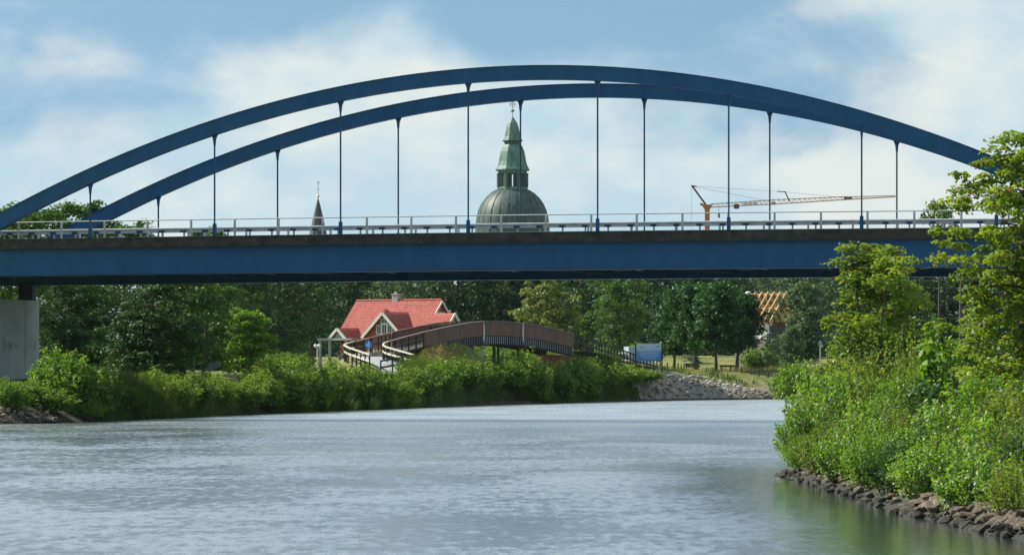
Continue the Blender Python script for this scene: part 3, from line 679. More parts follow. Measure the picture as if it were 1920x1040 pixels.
for (px, d, top, w, k, lab) in ((1264, 522, 556, 1.0, 0, 'leftmost linden of the row, behind the blue notice board'), (1306, 508, 532, 1.08, 1, 'second linden of the row from the blue notice board'),
                             (1343, 503, 528, 1.1, 0, 'third linden of the row, with the thickest trunk'), (1381, 512, 548, 1.05, 1, 'rightmost linden of the row, in front of the unfinished house')):
    x = wx(px, d); place_tree('linden_tree', lin[k], x, d, (w, w, fit_scale(9, d, top, x, d)), px * 0.7, lab, group='lindens on the meadow')
sm = tree_meshes('young_tree', 33, 3.4, 0.9, 0.8, M['leaf_blue'], leaf=0.22, limbs=16, sprays=4, per=26, spray=0.3, trunk_r=0.04)
for px, d, top, lab in ((1443, 530, 636, 'young pale tree in front of the unfinished house'), (1298, 516, 668, 'thin young tree between the linden trunks')):
    x = wx(px, d); place_tree('young_tree', sm, x, d, (1, 1, fit_scale(3.4, d, top, x, d)), 1.0, lab)
will = tree_meshes('willow_tree', 34, 10, 2.6, 0.8, M['leaf_blue'], leaf=0.32, limbs=34, sprays=7, per=40, spray=0.8, flat=0.8, prof='column')
x = wx(1508, 560); place_tree('willow_tree', will, x, 560, (1, 1, fit_scale(10, 560, 528, x, 560)), 0.3, 'grey-green willow to the right of the unfinished house')
x = wx(1482, 548); place_tree('willow_tree', will, x, 548, (0.55, 0.55, fit_scale(10, 548, 612, x, 548)), 1.3, 'low grey-green willow below the right end of the rafters')

# ---- trees of the left bank
print('left trees')
LB = [tree_meshes('bank_tree_a', 41, 14, 4.0, 1.5, M['leaf_mid'], leaf=0.26, limbs=44, sprays=7, per=54, spray=0.85, flat=0.6, prof='round'),
      tree_meshes('bank_tree_b', 42, 9, 3.0, 0.4, M['leaf_dark'], leaf=0.24, limbs=44, sprays=7, per=54, spray=0.72, flat=0.55, prof='column', stems=2),
      tree_meshes('bank_tree_c', 43, 12, 2.6, 0.8, M['leaf_mid'], leaf=0.25, limbs=40, sprays=7, per=46, spray=0.75, flat=0.6, prof='column', stems=2)]
for (px, d, top, w, k, lab) in ((18, 330, 372, 0.9, 0, 'tall tree at the left picture edge, seen over the foot of the near arch'),
                             (92, 348, 376, 1.0, 0, 'tall tree rising over the railing between the feet of the two arches'),
                             (160, 356, 372, 0.95, 2, 'tall tree just behind the first near hanger'),
                             (232, 362, 408, 0.95, 0, 'tree under the far arch foot, its top just over the railing'),
                             (120, 322, 525, 0.9, 1, 'dark tree just right of the concrete pier'),
                             (258, 311, 522, 0.98, 1, 'dark leaning tree with a bright left side in the middle of the left bank wood'),
                             (330, 336, 500, 1.0, 2, 'tree between the dark leaning tree and the small round tree'),
                             (382, 345, 421, 0.85, 2, 'slim tree whose tip just clears the deck left of the second far hanger')):
    x = wx(px, d); H = (14, 9, 12)[k]; place_tree('broadleaf_tree', LB[k], x, d, (w, w, fit_scale(H, d, top, x, d)), px * 0.37, lab, group='trees of the left bank')
rt = tree_meshes('round_tree', 44, 5.4, 2.1, 0.9, M['leaf_bright'], leaf=0.22, limbs=36, sprays=7, per=46, spray=0.5, flat=0.6, trunk_r=0.12)
x = wx(456, 350); place_tree('round_tree', rt, x, 350, (1, 1, fit_scale(5.4, 350, 580, x, 350)), 0.5, 'small round bright green tree at the end of the left bank wood')
# sparse tree with bare branch, right of the crane
sp = tree_meshes('sparse_tree', 45, 13, 2.1, 9.4, M['leaf_mid'], leaf=0.27, limbs=20, sprays=4, per=20, spray=0.5, prof='round', trunk_r=0.2)
x = wx(1757, 420); place_tree('sparse_tree', sp, x, 420, (1, 1, fit_scale(13, 420, 368, x, 420)), 0.9, 'thin-leaved tree top above the deck at the right, left of the bare branch')
bt = MB(); bt.tube([(0, 0, 0), (0.1, 0, 6), (0.15, 0, 13.4), (0.35, 0, 15.0), (0.75, 0, 16.4), (1.15, 0, 17.3)], [0.22, 0.2, 0.13, 0.10, 0.08, 0.04], 7)
bto = empty('dead_tree', (wx(1799, 425), 425, gz(wx(1799, 425), 425) - 0.05)); bt.build('trunk', M['bark'], bto, True)
b2 = MB(); b2.tube([(0.3, 0, 14.8), (0.32, 0, 15.4), (0.55, 0.1, 16.0)], [0.05, 0.04, 0.02], 5); b2.build('branch', M['bark'], bto, True)
tag(bto, 'bare leaning branch of a dead tree above the railing at the right', 'tree')

# ---- shrubs of the left bank, along the water
print('shrubs')
SH = [shrub_meshes('shrub_a', 51, 3.4, 2.1, 1.7, M['leaf_hedge'], leaf=0.20, shoots=95, per=75, spread=0.10),
      shrub_meshes('shrub_b', 52, 3.4, 2.3, 1.7, M['leaf_hedge'], leaf=0.20, shoots=95, per=75, spread=0.11),
      shrub_meshes('shrub_c', 53, 3.4, 2.0, 1.7, M['leaf_bright'], leaf=0.20, shoots=95, per=75, spread=0.10)]
def shore_d(px):
    pts = [( 960 + q[0] * F / q[1], q[1]) for q in left_shore[3:]]
    return float(np.interp(px, [p[0] for p in pts], [p[1] for p in pts]))
def bank_shrub(px, back, top, w, k, lab, name='bank_shrub'):
    d = shore_d(px) + back; x = wx(px, d)
    s = (wz(top, d) - gz(x, d)) / 3.35
    place_tree(name, SH[k], x, d, (w * 1.12, w * 1.0, s), px * 1.3, lab, 'shrub', 'shrubs along the left bank', parts=('stems', 'foliage'))
for a in ((18, 3, 702, 0.62, 2, 'light green shrub at the left picture edge above the stones'), (34, 5.5, 708, 0.7, 0, 'dark shrub in front of the pier foot'),
          (120, 6.5, 640, 1.05, 2, 'tall bright willow shrub right beside the concrete pier'), (168, 5, 672, 0.95, 0, 'shrub below and right of the tall willow shrub by the pier'), (90, 3.2, 722, 0.75, 0, 'dark shrub between the two heaps of stones, left part'),
          (150, 2.2, 738, 0.6, 1, 'low dark shrub at the water between the two heaps of stones'),
          (232, 3.5, 716, 0.72, 2, 'low yellow-green shrub above the second heap of stones'), (205, 5.5, 705, 0.8, 0, 'shrub under the dark leaning tree'), (300, 6, 690, 0.9, 1, 'shrub right of the second heap of stones'),
          (345, 4.5, 690, 0.95, 0, 'shrub in front of the grey board and yellow plate, left part'), (395, 4.5, 700, 0.85, 1, 'shrub in front of the grey board and yellow plate, right part'), (437, 4, 705, 0.95, 0, 'shrub at the foot of the small round tree'),
          (482, 4.5, 690, 0.95, 1, 'shrub right of the foot of the small round tree'), (522, 5.5, 662, 1.05, 0, 'tall shrub at the left end of the bright hedge'), (568, 5.5, 664, 1.0, 2, 'bright hedge shrub below the twin-globe lamp'),
          (612, 5, 672, 1.0, 1, 'hedge shrub below the porch of the red-roofed house'), (655, 5, 673, 1.0, 0, 'hedge shrub below the left flared handrail'), (694, 4.8, 678, 0.95, 2, 'hedge shrub below the round blue sign'),
          (735, 4.2, 699, 0.85, 1, 'lowest hedge shrub in the gap where the path ends'), (776, 5, 676, 1.0, 0, 'hedge shrub just right of the gap where the path ends'), (818, 5, 669, 1.05, 2, 'hedge shrub in front of the grassy mound'),
          (862, 5, 668, 1.05, 1, 'hedge shrub below the brown abutment wall'), (905, 5, 671, 1.05, 0, 'hedge shrub below the left white trim of the footbridge'), (948, 5, 670, 1.05, 2, 'hedge shrub below the thin bridge posts'),
          (992, 5, 655, 1.1, 1, 'tallest hedge shrub, below the right white trim of the footbridge'), (1036, 5, 668, 1.1, 0, 'hedge shrub below the right half of the footbridge'), (1078, 5, 668, 1.1, 2, 'hedge shrub below the right end of the footbridge'),
          (1122, 5, 670, 1.1, 1, 'hedge shrub in front of the right embankment'), (1164, 5, 676, 1.1, 0, 'hedge shrub below the lorry'), (1196, 4.5, 690, 0.95, 1, 'last hedge shrub next to the stone slope')):
    bank_shrub(*a)
x, d = wx(1487, 462), 486.0
x = wx(1487, d); place_tree('bank_shrub', SH[2], x, d, (1.15, 1.15, (wz(664, d) - gz(x, d)) / 3.35), 2.0, 'round shrub at the water by the right end of the stone slope', 'shrub', parts=('stems', 'foliage'))
for px, d, top, w, lab in ((508, 440, 655, 0.9, 'garden shrub left of the lamp'), (556, 452, 656, 0.8, 'garden shrub at the foot of the lamp'), (1128, 492, 640, 0.55, 'pale pointed bush behind the descending fence'), (1196, 500, 636, 0.6, 'pale bush behind the blue notice board'), (1150, 496, 652, 0.7, 'bush just left of the lorry'), (900, 476, 642, 1.1, 'dark shrub in the shade behind the left footbridge posts'), (938, 470, 640, 1.1, 'dark shrub seen under the middle of the footbridge'), (978, 474, 642, 1.1, 'dark shrub seen under the right white trim of the footbridge'), (1020, 480, 640, 1.1, 'dark shrub seen under the right half of the footbridge'),
                           (95, 372, 640, 1.2, 'undergrowth bush right of the pier, between the trunks'), (185, 376, 638, 1.3, 'undergrowth bush behind the dark leaning tree, on its left'), (270, 380, 640, 1.3, 'undergrowth bush behind the dark leaning tree, on its right'), (345, 384, 642, 1.3, 'undergrowth bush left of the grey board'), (425, 392, 640, 1.2, 'undergrowth bush behind the small round tree'),
                           (1424, 552, 640, 1.1, 'dark bush in front of the lower wall of the unfinished house')):
    x = wx(px, d); place_tree('garden_shrub', SH[0], x, d, (w, w, (wz(top, d) - gz(x, d)) / 3.35), px, lab, 'shrub', parts=('stems', 'foliage'))

# ---- near right bank
print('right bank')
NS = [shrub_meshes('alder_a', 61, 3.4, 2.1, 1.9, M['leaf_near'], leaf=0.15, shoots=150, per=75, spread=0.07, droop=0.2),
      shrub_meshes('alder_b', 62, 3.4, 2.3, 2.0, M['leaf_near'], leaf=0.19, shoots=120, per=60, spread=0.075, droop=0.25),
      shrub_meshes('alder_c', 63, 3.4, 2.0, 1.9, M['leaf_bright'], leaf=0.125, shoots=150, per=85, spread=0.09, droop=0.2)]
NS += [shrub_meshes('willow_a', 65, 3.4, 2.0, 1.8, M['leaf_maple'], leaf=0.12, shoots=110, per=70, spread=0.06, droop=0.1),
       shrub_meshes('bramble_a', 66, 3.4, 2.3, 2.0, M['leaf_mid'], leaf=0.17, shoots=120, per=62, spread=0.085, droop=0.3)]
def near_shrub(x, d, top, w, k, lab):
    s = (wz(top, d) - gz(x, d)) / 3.3
    place_tree('alder_shrub', NS[k], x, d, (w, w, s), x * 9 + d, lab, 'shrub', 'shrubs on the near right bank', parts=('stems', 'foliage'))
for a in ((10.7, 158, 652, 0.62, 0, 'shrub behind the point, left below the slender tree'), (12.0, 164, 612, 0.80, 4, 'dark tall shrub behind the left side of the slender tree'),
          (10.6, 134, 735, 0.52, 0, 'shrub between the low row and the second row near the point'), (10.7, 125, 738, 0.55, 3, 'shrub between the low row and the second row in the middle'), (10.8, 116, 742, 0.55, 0, 'shrub between the low row and the second row above the large stones'),
          (11.2, 107, 755, 0.55, 1, 'shrub between the low row and the second row near the picture edge'), (11.5, 100, 775, 0.50, 4, 'bushy shrub at the right edge just above the low row'),
          (9.45, 145, 738, 0.56, 0, 'leafy shrub at the outermost point of the right bank, overhanging the water'), (9.0, 138, 792, 0.42, 2, 'low yellowish shrub at the water just this side of the point'),
          (9.1, 131, 778, 0.48, 3, 'second low shrub at the water from the point of the right bank'), (9.25, 124, 770, 0.50, 0, 'third low shrub at the water from the point of the right bank'),
          (9.45, 117, 775, 0.50, 2, 'fourth low shrub at the water, above the middle of the stones'), (9.5, 110, 790, 0.48, 4, 'fifth low shrub at the water, above the first large stones'),
          (9.6, 104, 800, 0.48, 0, 'sixth low shrub at the water, above the large stones'), (9.95, 98, 820, 0.45, 1, 'low shrub at the water near the right picture edge'), (10.2, 92.5, 850, 0.42, 3, 'lowest and nearest shrub, cut by the right picture edge'),
          (11.0, 152, 668, 0.66, 1, 'medium shrub behind the outermost point of the right bank'), (12.1, 146, 618, 0.78, 3, 'tall shrub under the slender tree'), (12.0, 137, 668, 0.72, 2, 'second-row shrub left of the middle of the right bank'),
          (12.2, 129, 672, 0.72, 4, 'second-row shrub in the middle of the right bank'), (12.4, 121, 682, 0.72, 1, 'second-row shrub right of the middle of the right bank'), (12.9, 113, 690, 0.68, 3, 'second-row shrub left of the picture edge'),
          (13.1, 105, 735, 0.60, 2, 'second-row shrub cut by the right picture edge'), (14.6, 152, 610, 0.95, 2, 'back-row shrub right of the slender tree'), (14.9, 142, 622, 0.95, 4, 'back-row shrub under the upright big-leaved stems'),
          (14.7, 131, 640, 0.88, 0, 'back-row shrub left under the maple'), (14.4, 121, 660, 0.85, 3, 'back-row shrub right under the maple')):
    near_shrub(*a)
bl = shrub_meshes('broad_leaved', 64, 4.6, 1.0, 0.8, M['leaf_bright'], leaf=0.26, shoots=26, per=48, spread=0.05, start=0.3)
x = wx(1790, 134); place_tree('broad_leaved_shrub', bl, x, 134, (1, 1, (wz(556, 134) - gz(x, 134)) / 4.5), 0.0, 'upright stems with large bright leaves between the two right bank trees', 'shrub', parts=('stems', 'foliage'))
st = tree_meshes('slender_tree', 71, 8.2, 1.75, 1.2, M['leaf_maple'], leaf=0.15, limbs=51, sprays=5, per=42, spray=0.42, flat=0.7, prof='cone', trunk_r=0.09, rise=0.8, stems=3)
x = wx(1616, 156); place_tree('slender_tree', st, x, 156, (1.2, 1.2, (wz(440, 156) - gz(x, 156)) / 8.2), 0.6, 'slender tree on the right bank whose top crosses the blue girder')
x = wx(1700, 168); place_tree('slender_tree', st, x, 168, (1.0, 1.0, (wz(500, 168) - gz(x, 168)) / 8.2), 2.6, 'darker tree just right of and behind the slender one, below the girder')
mp_ = tree_meshes('maple_tree', 72, 9.5, 2.7, 1.0, M['leaf_maple'], leaf=0.16, limbs=64, sprays=8, per=72, spray=0.42, flat=0.5, prof='round', trunk_r=0.16, rise=0.25)
x = wx(1960, 126); place_tree('maple_tree', mp_, x, 126, (1.0, 1.0, (wz(236, 126) - gz(x, 126)) / 9.5), 2.1, 'large maple with layered branches at the right picture edge')

# ------------------------------------------------------------------ grass
def grass(name, pts, h, w, material, label, seed, lean=0.35):
    rng = np.random.default_rng(seed); n = len(pts)
    a = rng.uniform(0, 2 * math.pi, n); hh = h * rng.uniform(0.5, 1.3, n); ww = w * rng.uniform(0.7, 1.3, n)
    side = np.stack([np.cos(a), np.sin(a), np.zeros(n)], 1) * ww[:, None] * 0.5
    le = rng.normal(size=(n, 3)) * lean * hh[:, None]; le[:, 2] = 0
    tip = pts + le + np.stack([np.zeros(n), np.zeros(n), hh], 1)
    v = np.stack([pts - side, pts + side, tip], 1).reshape(-1, 3)
    tag(link(name, quads_mesh(name, v, np.arange(n * 3).reshape(n, 3), material)), label, 'grass', kind='stuff')
def shore_points(line, n, lo, hi, inland, seed):
    """random points on land within lo..hi metres of a shore line"""
    rng = np.random.default_rng(seed); A = np.array(line); seg = np.linalg.norm(A[1:] - A[:-1], axis=1); cum = np.concatenate([[0], np.cumsum(seg)])
    s = rng.uniform(0, cum[-1], n); i = np.clip(np.searchsorted(cum, s) - 1, 0, len(seg) - 1); f = (s - cum[i]) / seg[i]
    p = A[i] + (A[i + 1] - A[i]) * f[:, None]; t = (A[i + 1] - A[i]) / seg[i][:, None]; nrm = np.stack([-t[:, 1], t[:, 0]], 1) * inland
    o = rng.uniform(lo, hi, n); q = p + nrm * o[:, None]
    return np.stack([q[:, 0], q[:, 1], ground_z(q[:, 0], q[:, 1]) - 0.03], 1)
ls = left_shore[3:]; rs = right_shore[1:9]
grass('bank_grass', shore_points(ls[2:13], 34000, -0.1, 2.6, 1, 81), 1.5, 0.09, M['grass'], 'tall rough grass at the foot of the left bank hedge', 81)
grass('meadow_grass', shore_points(ls[11:16], 9000, 4.5, 24, 1, 82), 0.45, 0.10, M['grass_dry'], 'dry meadow grass above the stone slope', 82)
grass('slope_weeds', shore_points(ls[12:15], 900, 3.0, 7.5, 1, 86), 0.8, 0.12, M['grass'], 'green weeds growing between the stones of the far slope', 86)
grass('waterside_grass', shore_points(rs, 9000, 0.9, 3.0, -1, 83), 0.6, 0.022, M['leaf_near'], 'green grass hanging over the stones of the right bank', 83)
grass('bank_herbs', shore_points(rs, 800, 0.9, 3.2, -1, 84), 1.5, 0.03, M['grass_dry'], 'dry flowering stalks among the right bank shrubs', 84, 0.2)
mp_pts = np.stack([RNG.normal(wx(828, 409), 2.6, 5000), RNG.normal(409, 3.0, 5000)], 1)
grass('mound_grass', np.stack([mp_pts[:, 0], mp_pts[:, 1], ground_z(mp_pts[:, 0], mp_pts[:, 1]) - 0.03], 1), 0.35, 0.10, M['grass_dry'], 'dry grass on the mound beside the footbridge', 85)
em = np.array(right_path)[:4]; k_ = RNG.integers(0, 3, 3500); f_ = RNG.random((3500, 1)); ep = em[k_] * (1 - f_) + em[k_ + 1] * f_
ex = ep[:, 0] + RNG.normal(0, 2.0, 3500); ey = ep[:, 1] - np.abs(RNG.normal(0, 4.0, 3500)) - 1.5
grass('embankment_grass', np.stack([ex, ey, ground_z(ex, ey) - 0.03], 1), 0.45, 0.10, M['grass_dry'], 'dry grass on the slope at the right end of the footbridge', 87)

# ------------------------------------------------------------------ stones
def stone_mesh(seed, m):
    rng = np.random.default_rng(seed); import bmesh
    bm = bmesh.new(); bmesh.ops.create_icosphere(bm, subdivisions=1, radius=0.5)
    ax = [unit(rng.normal(size=(1, 3)))[0] for _ in range(5)]; dd = rng.uniform(0.26, 0.42, 5)
    for v in bm.verts:
        c = np.array(v.co)
        for a, d in zip(ax, dd):
            k = c @ a
            if k > d: c = c - a * (k - d) * 0.9
        c = c * rng.uniform(0.9, 1.1)
        v.co = c
    me = bpy.data.meshes.new('stone'); bm.to_mesh(me); bm.free(); me.materials.append(m); return me
def wet_foot(m):
    """stones stay wet and dark where the ripples reach"""
    nt = m.node_tree; N = nt.nodes; L = nt.links; b = N['Principled BSDF']; src = b.inputs['Base Color'].links[0].from_socket
    g = N.new('ShaderNodeNewGeometry'); sp = N.new('ShaderNodeSeparateXYZ'); L.new(g.outputs['Position'], sp.inputs[0])
    nz = N.new('ShaderNodeTexNoise'); nz.inputs['Scale'].default_value = 1.3; L.new(g.outputs['Position'], nz.inputs[0])
    ad = N.new('ShaderNodeMath'); ad.operation = 'MULTIPLY_ADD'; L.new(nz.outputs[0], ad.inputs[0]); ad.inputs[1].default_value = -0.25; L.new(sp.outputs[2], ad.inputs[2])
    mr = N.new('ShaderNodeMapRange'); L.new(ad.outputs[0], mr.inputs[0]); mr.inputs[1].default_value = 0.0; mr.inputs[2].default_value = 0.14; mr.inputs[3].default_value = 1.0; mr.inputs[4].default_value = 0.0
    mx = N.new('ShaderNodeMixRGB'); L.new(mr.outputs[0], mx.inputs[0]); L.new(src, mx.inputs[1]); mx.inputs[2].default_value = (0.022, 0.022, 0.016, 1); L.new(mx.outputs[0], b.inputs['Base Color'])
for k in ('stone_dark', 'stone_tan', 'earth'): wet_foot(M[k])
SD = [stone_mesh(90 + i, M['stone_dark']) for i in range(6)]; SL = [stone_mesh(100 + i, M['stone_light']) for i in range(6)]; ST = [stone_mesh(110 + i, M['stone_tan']) for i in range(6)]
def stones(parent, pts, meshes, lo, hi, seed, flat=0.65, sink=0.22):
    rng = np.random.default_rng(seed)
    for p in pts:
        s = rng.uniform(lo, hi); o = link('stone', meshes[rng.integers(len(meshes))], parent, (p[0], p[1], p[2] + 0.06 + s * sink))
        o.scale = (s * rng.uniform(0.8, 1.35), s * rng.uniform(0.8, 1.3), s * flat * rng.uniform(0.8, 1.2)); o.rotation_euler = (rng.normal() * 0.35, rng.normal() * 0.35, rng.uniform(0, 6.28))
def apron(name, line, lo, hi, inland, m, label, step=0.6, dz=0.06):
    """strip of rubble bedding that the stones lie on"""
    A = np.array(line); seg = np.linalg.norm(A[1:] - A[:-1], axis=1); cum = np.concatenate([[0], np.cumsum(seg)])
    n = max(3, int(cum[-1] / step)); s = np.linspace(0.001, cum[-1] - 0.001, n); i = np.clip(np.searchsorted(cum, s) - 1, 0, len(seg) - 1); f = (s - cum[i]) / seg[i]
    p = A[i] + (A[i + 1] - A[i]) * f[:, None]; t = (A[i + 1] - A[i]) / seg[i][:, None]; nrm = np.stack([-t[:, 1], t[:, 0]], 1) * inland
    k = 8; co = []
    for o in np.linspace(lo, hi, k):
        q = p + nrm * o; co.append(np.stack([q[:, 0], q[:, 1], ground_z(q[:, 0], q[:, 1]) + dz], 1))
    co = np.stack(co, 1).reshape(-1, 3); idx = np.arange(n * k).reshape(n, k)
    q = np.stack([idx[:-1, :-1].ravel(), idx[1:, :-1].ravel(), idx[1:, 1:].ravel(), idx[:-1, 1:].ravel()], 1)
    if inland < 0: q = q[:, ::-1]
    return tag(link(name, quads_mesh(name, co, q, m)), label, kind='structure')
rb = apron('riverbank_right', right_shore[1:9], -0.6, 1.5, -1, M['earth'], 'brown rubble edge of the near right bank')
stones(rb, shore_points(right_shore[2:8], 215, -0.30, 0.75, -1, 91), SD, 0.17, 0.40, 91)
stones(rb, shore_points(right_shore[2:5], 70, -0.25, 0.6, -1, 92), SD, 0.30, 0.52, 92, flat=0.6)
fb = apron('riverbank_far', ls[12:16], -0.4, 2.6, 1, M['stone_tan'], 'stone covered slope of the far bank')
def below_line(p):
    px = 960 + p[:, 0] * F / p[:, 1]; py = YH + (CAM_H - p[:, 2]) * F / p[:, 1]
    return p[py > np.interp(px, [1190, 1310, 1360, 1420, 1480], [704, 707, 716, 732, 741])]
def rubble(parent, name, pts, lo, hi, m, seed):
    rng = np.random.default_rng(seed); src = stone_mesh(seed, m); nv = len(src.vertices); base = np.zeros(nv * 3, np.float32); src.vertices.foreach_get('co', base); base = base.reshape(-1, 3)
    tri = np.array([list(p.vertices) for p in src.polygons]); V = []; Q = []
    for i, p in enumerate(pts):
        a = rng.uniform(0, 6.28); s = rng.uniform(lo, hi) * np.array([rng.uniform(.8, 1.3), rng.uniform(.8, 1.3), rng.uniform(.5, .85)])
        c, n_ = math.cos(a), math.sin(a); b = base * s; V.append(np.stack([b[:, 0] * c - b[:, 1] * n_, b[:, 0] * n_ + b[:, 1] * c, b[:, 2]], 1) + p); Q.append(tri + i * nv)
    o = link(name, quads_mesh(name, np.concatenate(V), np.concatenate(Q), m), parent); o["kind"] = 'stuff'; return o
stones(fb, below_line(shore_points(ls[12:16], 330, 1.2, 7.0, 1, 93))[:170], SL, 0.36, 0.66, 93)
stones(fb, shore_points(ls[12:16], 120, -0.1, 1.6, 1, 94), ST, 0.32, 0.60, 94)
rubble(fb, 'small_stones', below_line(shore_points(ls[12:16], 1500, 0.6, 7.0, 1, 95)), 0.25, 0.5, M['stone_light'], 95)
rubble(fb, 'small_dark_stones', shore_points(ls[12:16], 420, -0.2, 2.0, 1, 96), 0.25, 0.5, M['stone_tan'], 96)
rubble(rb, 'small_stones', shore_points(right_shore[2:8], 2200, -0.45, 1.0, -1, 97), 0.09, 0.24, M['stone_dark'], 97)
lb_ = apron('riverbank_left', left_shore[3:8], -0.3, 0.5, 1, M['earth'], 'rubble edge of the left bank below the bridge', dz=0.01)
stones(lb_, shore_points([(-30.6, 256), left_shore[3], left_shore[4]], 150, -0.05, 1.5, 1, 98), ST, 0.22, 0.46, 98)
rubble(lb_, 'small_stones', shore_points([(-30.6, 256), left_shore[3], left_shore[4]], 500, -0.1, 1.7, 1, 198), 0.12, 0.28, M['stone_tan'], 198)
stones(lb_, shore_points([shore_pt(252, 786.5), shore_pt(325, 784)], 60, -0.1, 1.3, 1, 99), ST, 0.25, 0.48, 99)

# ------------------------------------------------------------------ house with the red roof
print('buildings')
def frame(o, e1):   # local x along e1 (horizontal), local -y is the front
    o.rotation_euler = (0, 0, math.atan2(e1[1], e1[0]))
def tile_roof(name, a, b, c, d, m, parent, tw=0.28, tl=0.36, amp=0.022):
    """pantile slope: a-b ridge, d-c eave; rolls and laps are modelled"""
    a, b, c, d = map(Vector, (a, b, c, d)); nrm = (b - a).cross(d - a).normalized()
    if nrm.z < 0: nrm = -nrm
    wid = max((b - a).length, (c - d).length); ln = (d - a).length
    nu = max(2, int(wid / tw)) * 4; nv = max(2, int(ln / tl)); co = []; q = []
    for j in range(nv):
        v0, v1 = j / nv, min(1.0, (j + 1.10) / nv)
        for v, lift in ((v0, 0.0), (v1, 0.035)):
            for i in range(nu + 1):
                u = i / nu; p = (a + (b - a) * u) * (1 - v) + (d + (c - d) * u) * v
                co.append(p + nrm * (lift + amp * math.sin(i / 4 * 2 * math.pi)))
        r0 = (2 * j) * (nu + 1); r1 = r0 + nu + 1
        for i in range(nu): q.append((r0 + i, r0 + i + 1, r1 + i + 1, r1 + i))
    o = link(name, quads_mesh(name, np.array([tuple(p) for p in co]), np.array(q), m), parent)
    return o
def slope_slab(name, a, b, c, d, th, m, parent):
    a, b, c, d = map(Vector, (a, b, c, d)); n = (b - a).cross(d - a).normalized()
    if n.z < 0: n = -n
    s = MB(); s.hexa([a - n * th, b - n * th, c - n * th, d - n * th, a - n * 0.05, b - n * 0.05, c - n * 0.05, d - n * 0.05]); return s.build(name, m, parent)
HD = 520.0; hc = P(748, 563, HD)
HS = empty('red_roof_house', (hc.x, HD, gz(hc.x, HD) - 0.1), -math.radians(32))
tag(HS, 'house with large red tiled roof and white-trimmed gables behind the footbridge', 'house')
g0 = HS.location.z
RZ = wz(563, HD) - g0; EZ = wz(636, HD) - g0; RUN = (RZ - EZ); L2 = 5.75
b = MB(); b.box((0, 0, EZ / 2), (L2 * 2 - 0.7, RUN * 2 - 1.0, EZ - 0.02)); b.build('wall', M['brick'], HS)
for s in (-1, 1):
    g = MB(); xx = s * (L2 - 0.35); g.hexa([(xx - 0.12, -RUN + 0.5, EZ - 0.01), (xx + 0.12, -RUN + 0.5, EZ - 0.01), (xx + 0.12, RUN - 0.5, EZ - 0.01), (xx - 0.12, RUN - 0.5, EZ - 0.01), (xx - 0.12, -0.05, RZ - 0.5), (xx + 0.12, -0.05, RZ - 0.5), (xx + 0.12, 0.05, RZ - 0.5), (xx - 0.12, 0.05, RZ - 0.5)])
    g.build('gable_wall', M['brick'], HS)
    for q in ((-1, 1) if s > 0 else ()):
        vb = MB(); vb.beam((s * (L2 + 0.05), 0, RZ - 0.14), (s * (L2 + 0.05), q * (RUN + 0.05), EZ - 0.19), 0.09, 0.22); vb.build('barge_board', M['white_wood'], HS)
win = MB(); win.box((L2 - 0.2, 0, RZ - 1.9), (0.06, 1.5, 1.0)); wo = win.build('window', M['glass'], HS)
w2 = MB(); w2.box((L2 - 0.16, 0, RZ - 1.9), (0.06, 0.10, 1.0)); w2.box((L2 - 0.16, 0, RZ - 1.4), (0.062, 1.6, 0.1)); w2.build('window_frame', M['white_wood'], wo)
for q in (-1, 1):
    a_, b_, c_, d_ = (-L2, 0, RZ), (L2, 0, RZ), (L2, q * RUN, EZ), (-L2, q * RUN, EZ)
    ro = slope_slab('roof', a_, b_, c_, d_, 0.22, M['tile'], HS)
    o = tile_roof('roof_tiles', a_, b_, c_, d_, M['tile'], ro); o["kind"] = 'stuff'
rg = MB(); rg.tube([(-L2, 0, RZ + 0.02), (L2, 0, RZ + 0.02)], 0.13, 8); rg.build('ridge_tiles', M['tile'], HS)
ch = MB(); ch.box((-0.45, 0.1, RZ + 0.2), (0.75, 0.6, 0.9)); cho = ch.build('chimney', M['grey_panel'], HS)
c2 = MB(); c2.box((-0.45, 0.1, RZ + 0.70), (0.9, 0.75, 0.10)); c2.tube([(-0.5, 0.1, RZ + 0.74), (-0.5, 0.1, RZ + 1.0)], 0.12, 8); c2.build('chimney_cap', M['galv'], cho)
vt = MB(); vt.box((-0.9, -1.35, RZ - 1.22), (0.35, 0.25, 0.5)); vt.box((-0.5, -1.65, RZ - 1.62), (0.75, 0.25, 0.12)); vt.build('roof_vent', M['brick'], HS)
def cross_gable(xc, zr, half, yfront, gable_m, nm, pitch=1.0, glaz=False):
    ze = zr - half * pitch; yr = -(RZ - zr)             # where its ridge meets the main slope
    ye = -(RZ - ze)
    for q in (-1, 1):
        a_, b_, c_, d_ = (xc, yfront, zr), (xc, yr, zr), (xc + q * half, ye, ze), (xc + q * half, yfront, ze)
        ro = slope_slab(nm + '_roof', a_, b_, c_, d_, 0.18, M['tile'], HS); o = tile_roof('roof_tiles', a_, b_, c_, d_, M['tile'], ro); o["kind"] = 'stuff'
        v = MB(); v.beam((xc, yfront - 0.06, zr - 0.12), (xc + q * (half + 0.03), yfront - 0.06, ze - 0.14), 0.10, 0.30); v.build('barge_board', M['white_wood'], HS)
    k = MB(); y0, y1 = yfront + 0.45, yfront + 0.65; h2 = half - 0.3
    k.add([(xc - h2, y0, ze), (xc + h2, y0, ze), (xc, y0, zr - 0.32), (xc - h2, y1, ze), (xc + h2, y1, ze), (xc, y1, zr - 0.32)], [(0, 1, 2), (3, 5, 4), (0, 3, 4, 1), (1, 4, 5, 2), (2, 5, 3, 0)])
    k.build(nm + '_gable', gable_m, HS)
    return ze
zr1 = wz(586, HD) - g0
ze1 = cross_gable(2.15, zr1, 2.75, -6.6, M['brick'], 'wing')
b = MB(); b.box((2.15, -4.9, ze1 / 2), (4.8, 2.6, ze1 - 0.02)); b.build('wing_wall', M['brick'], HS)
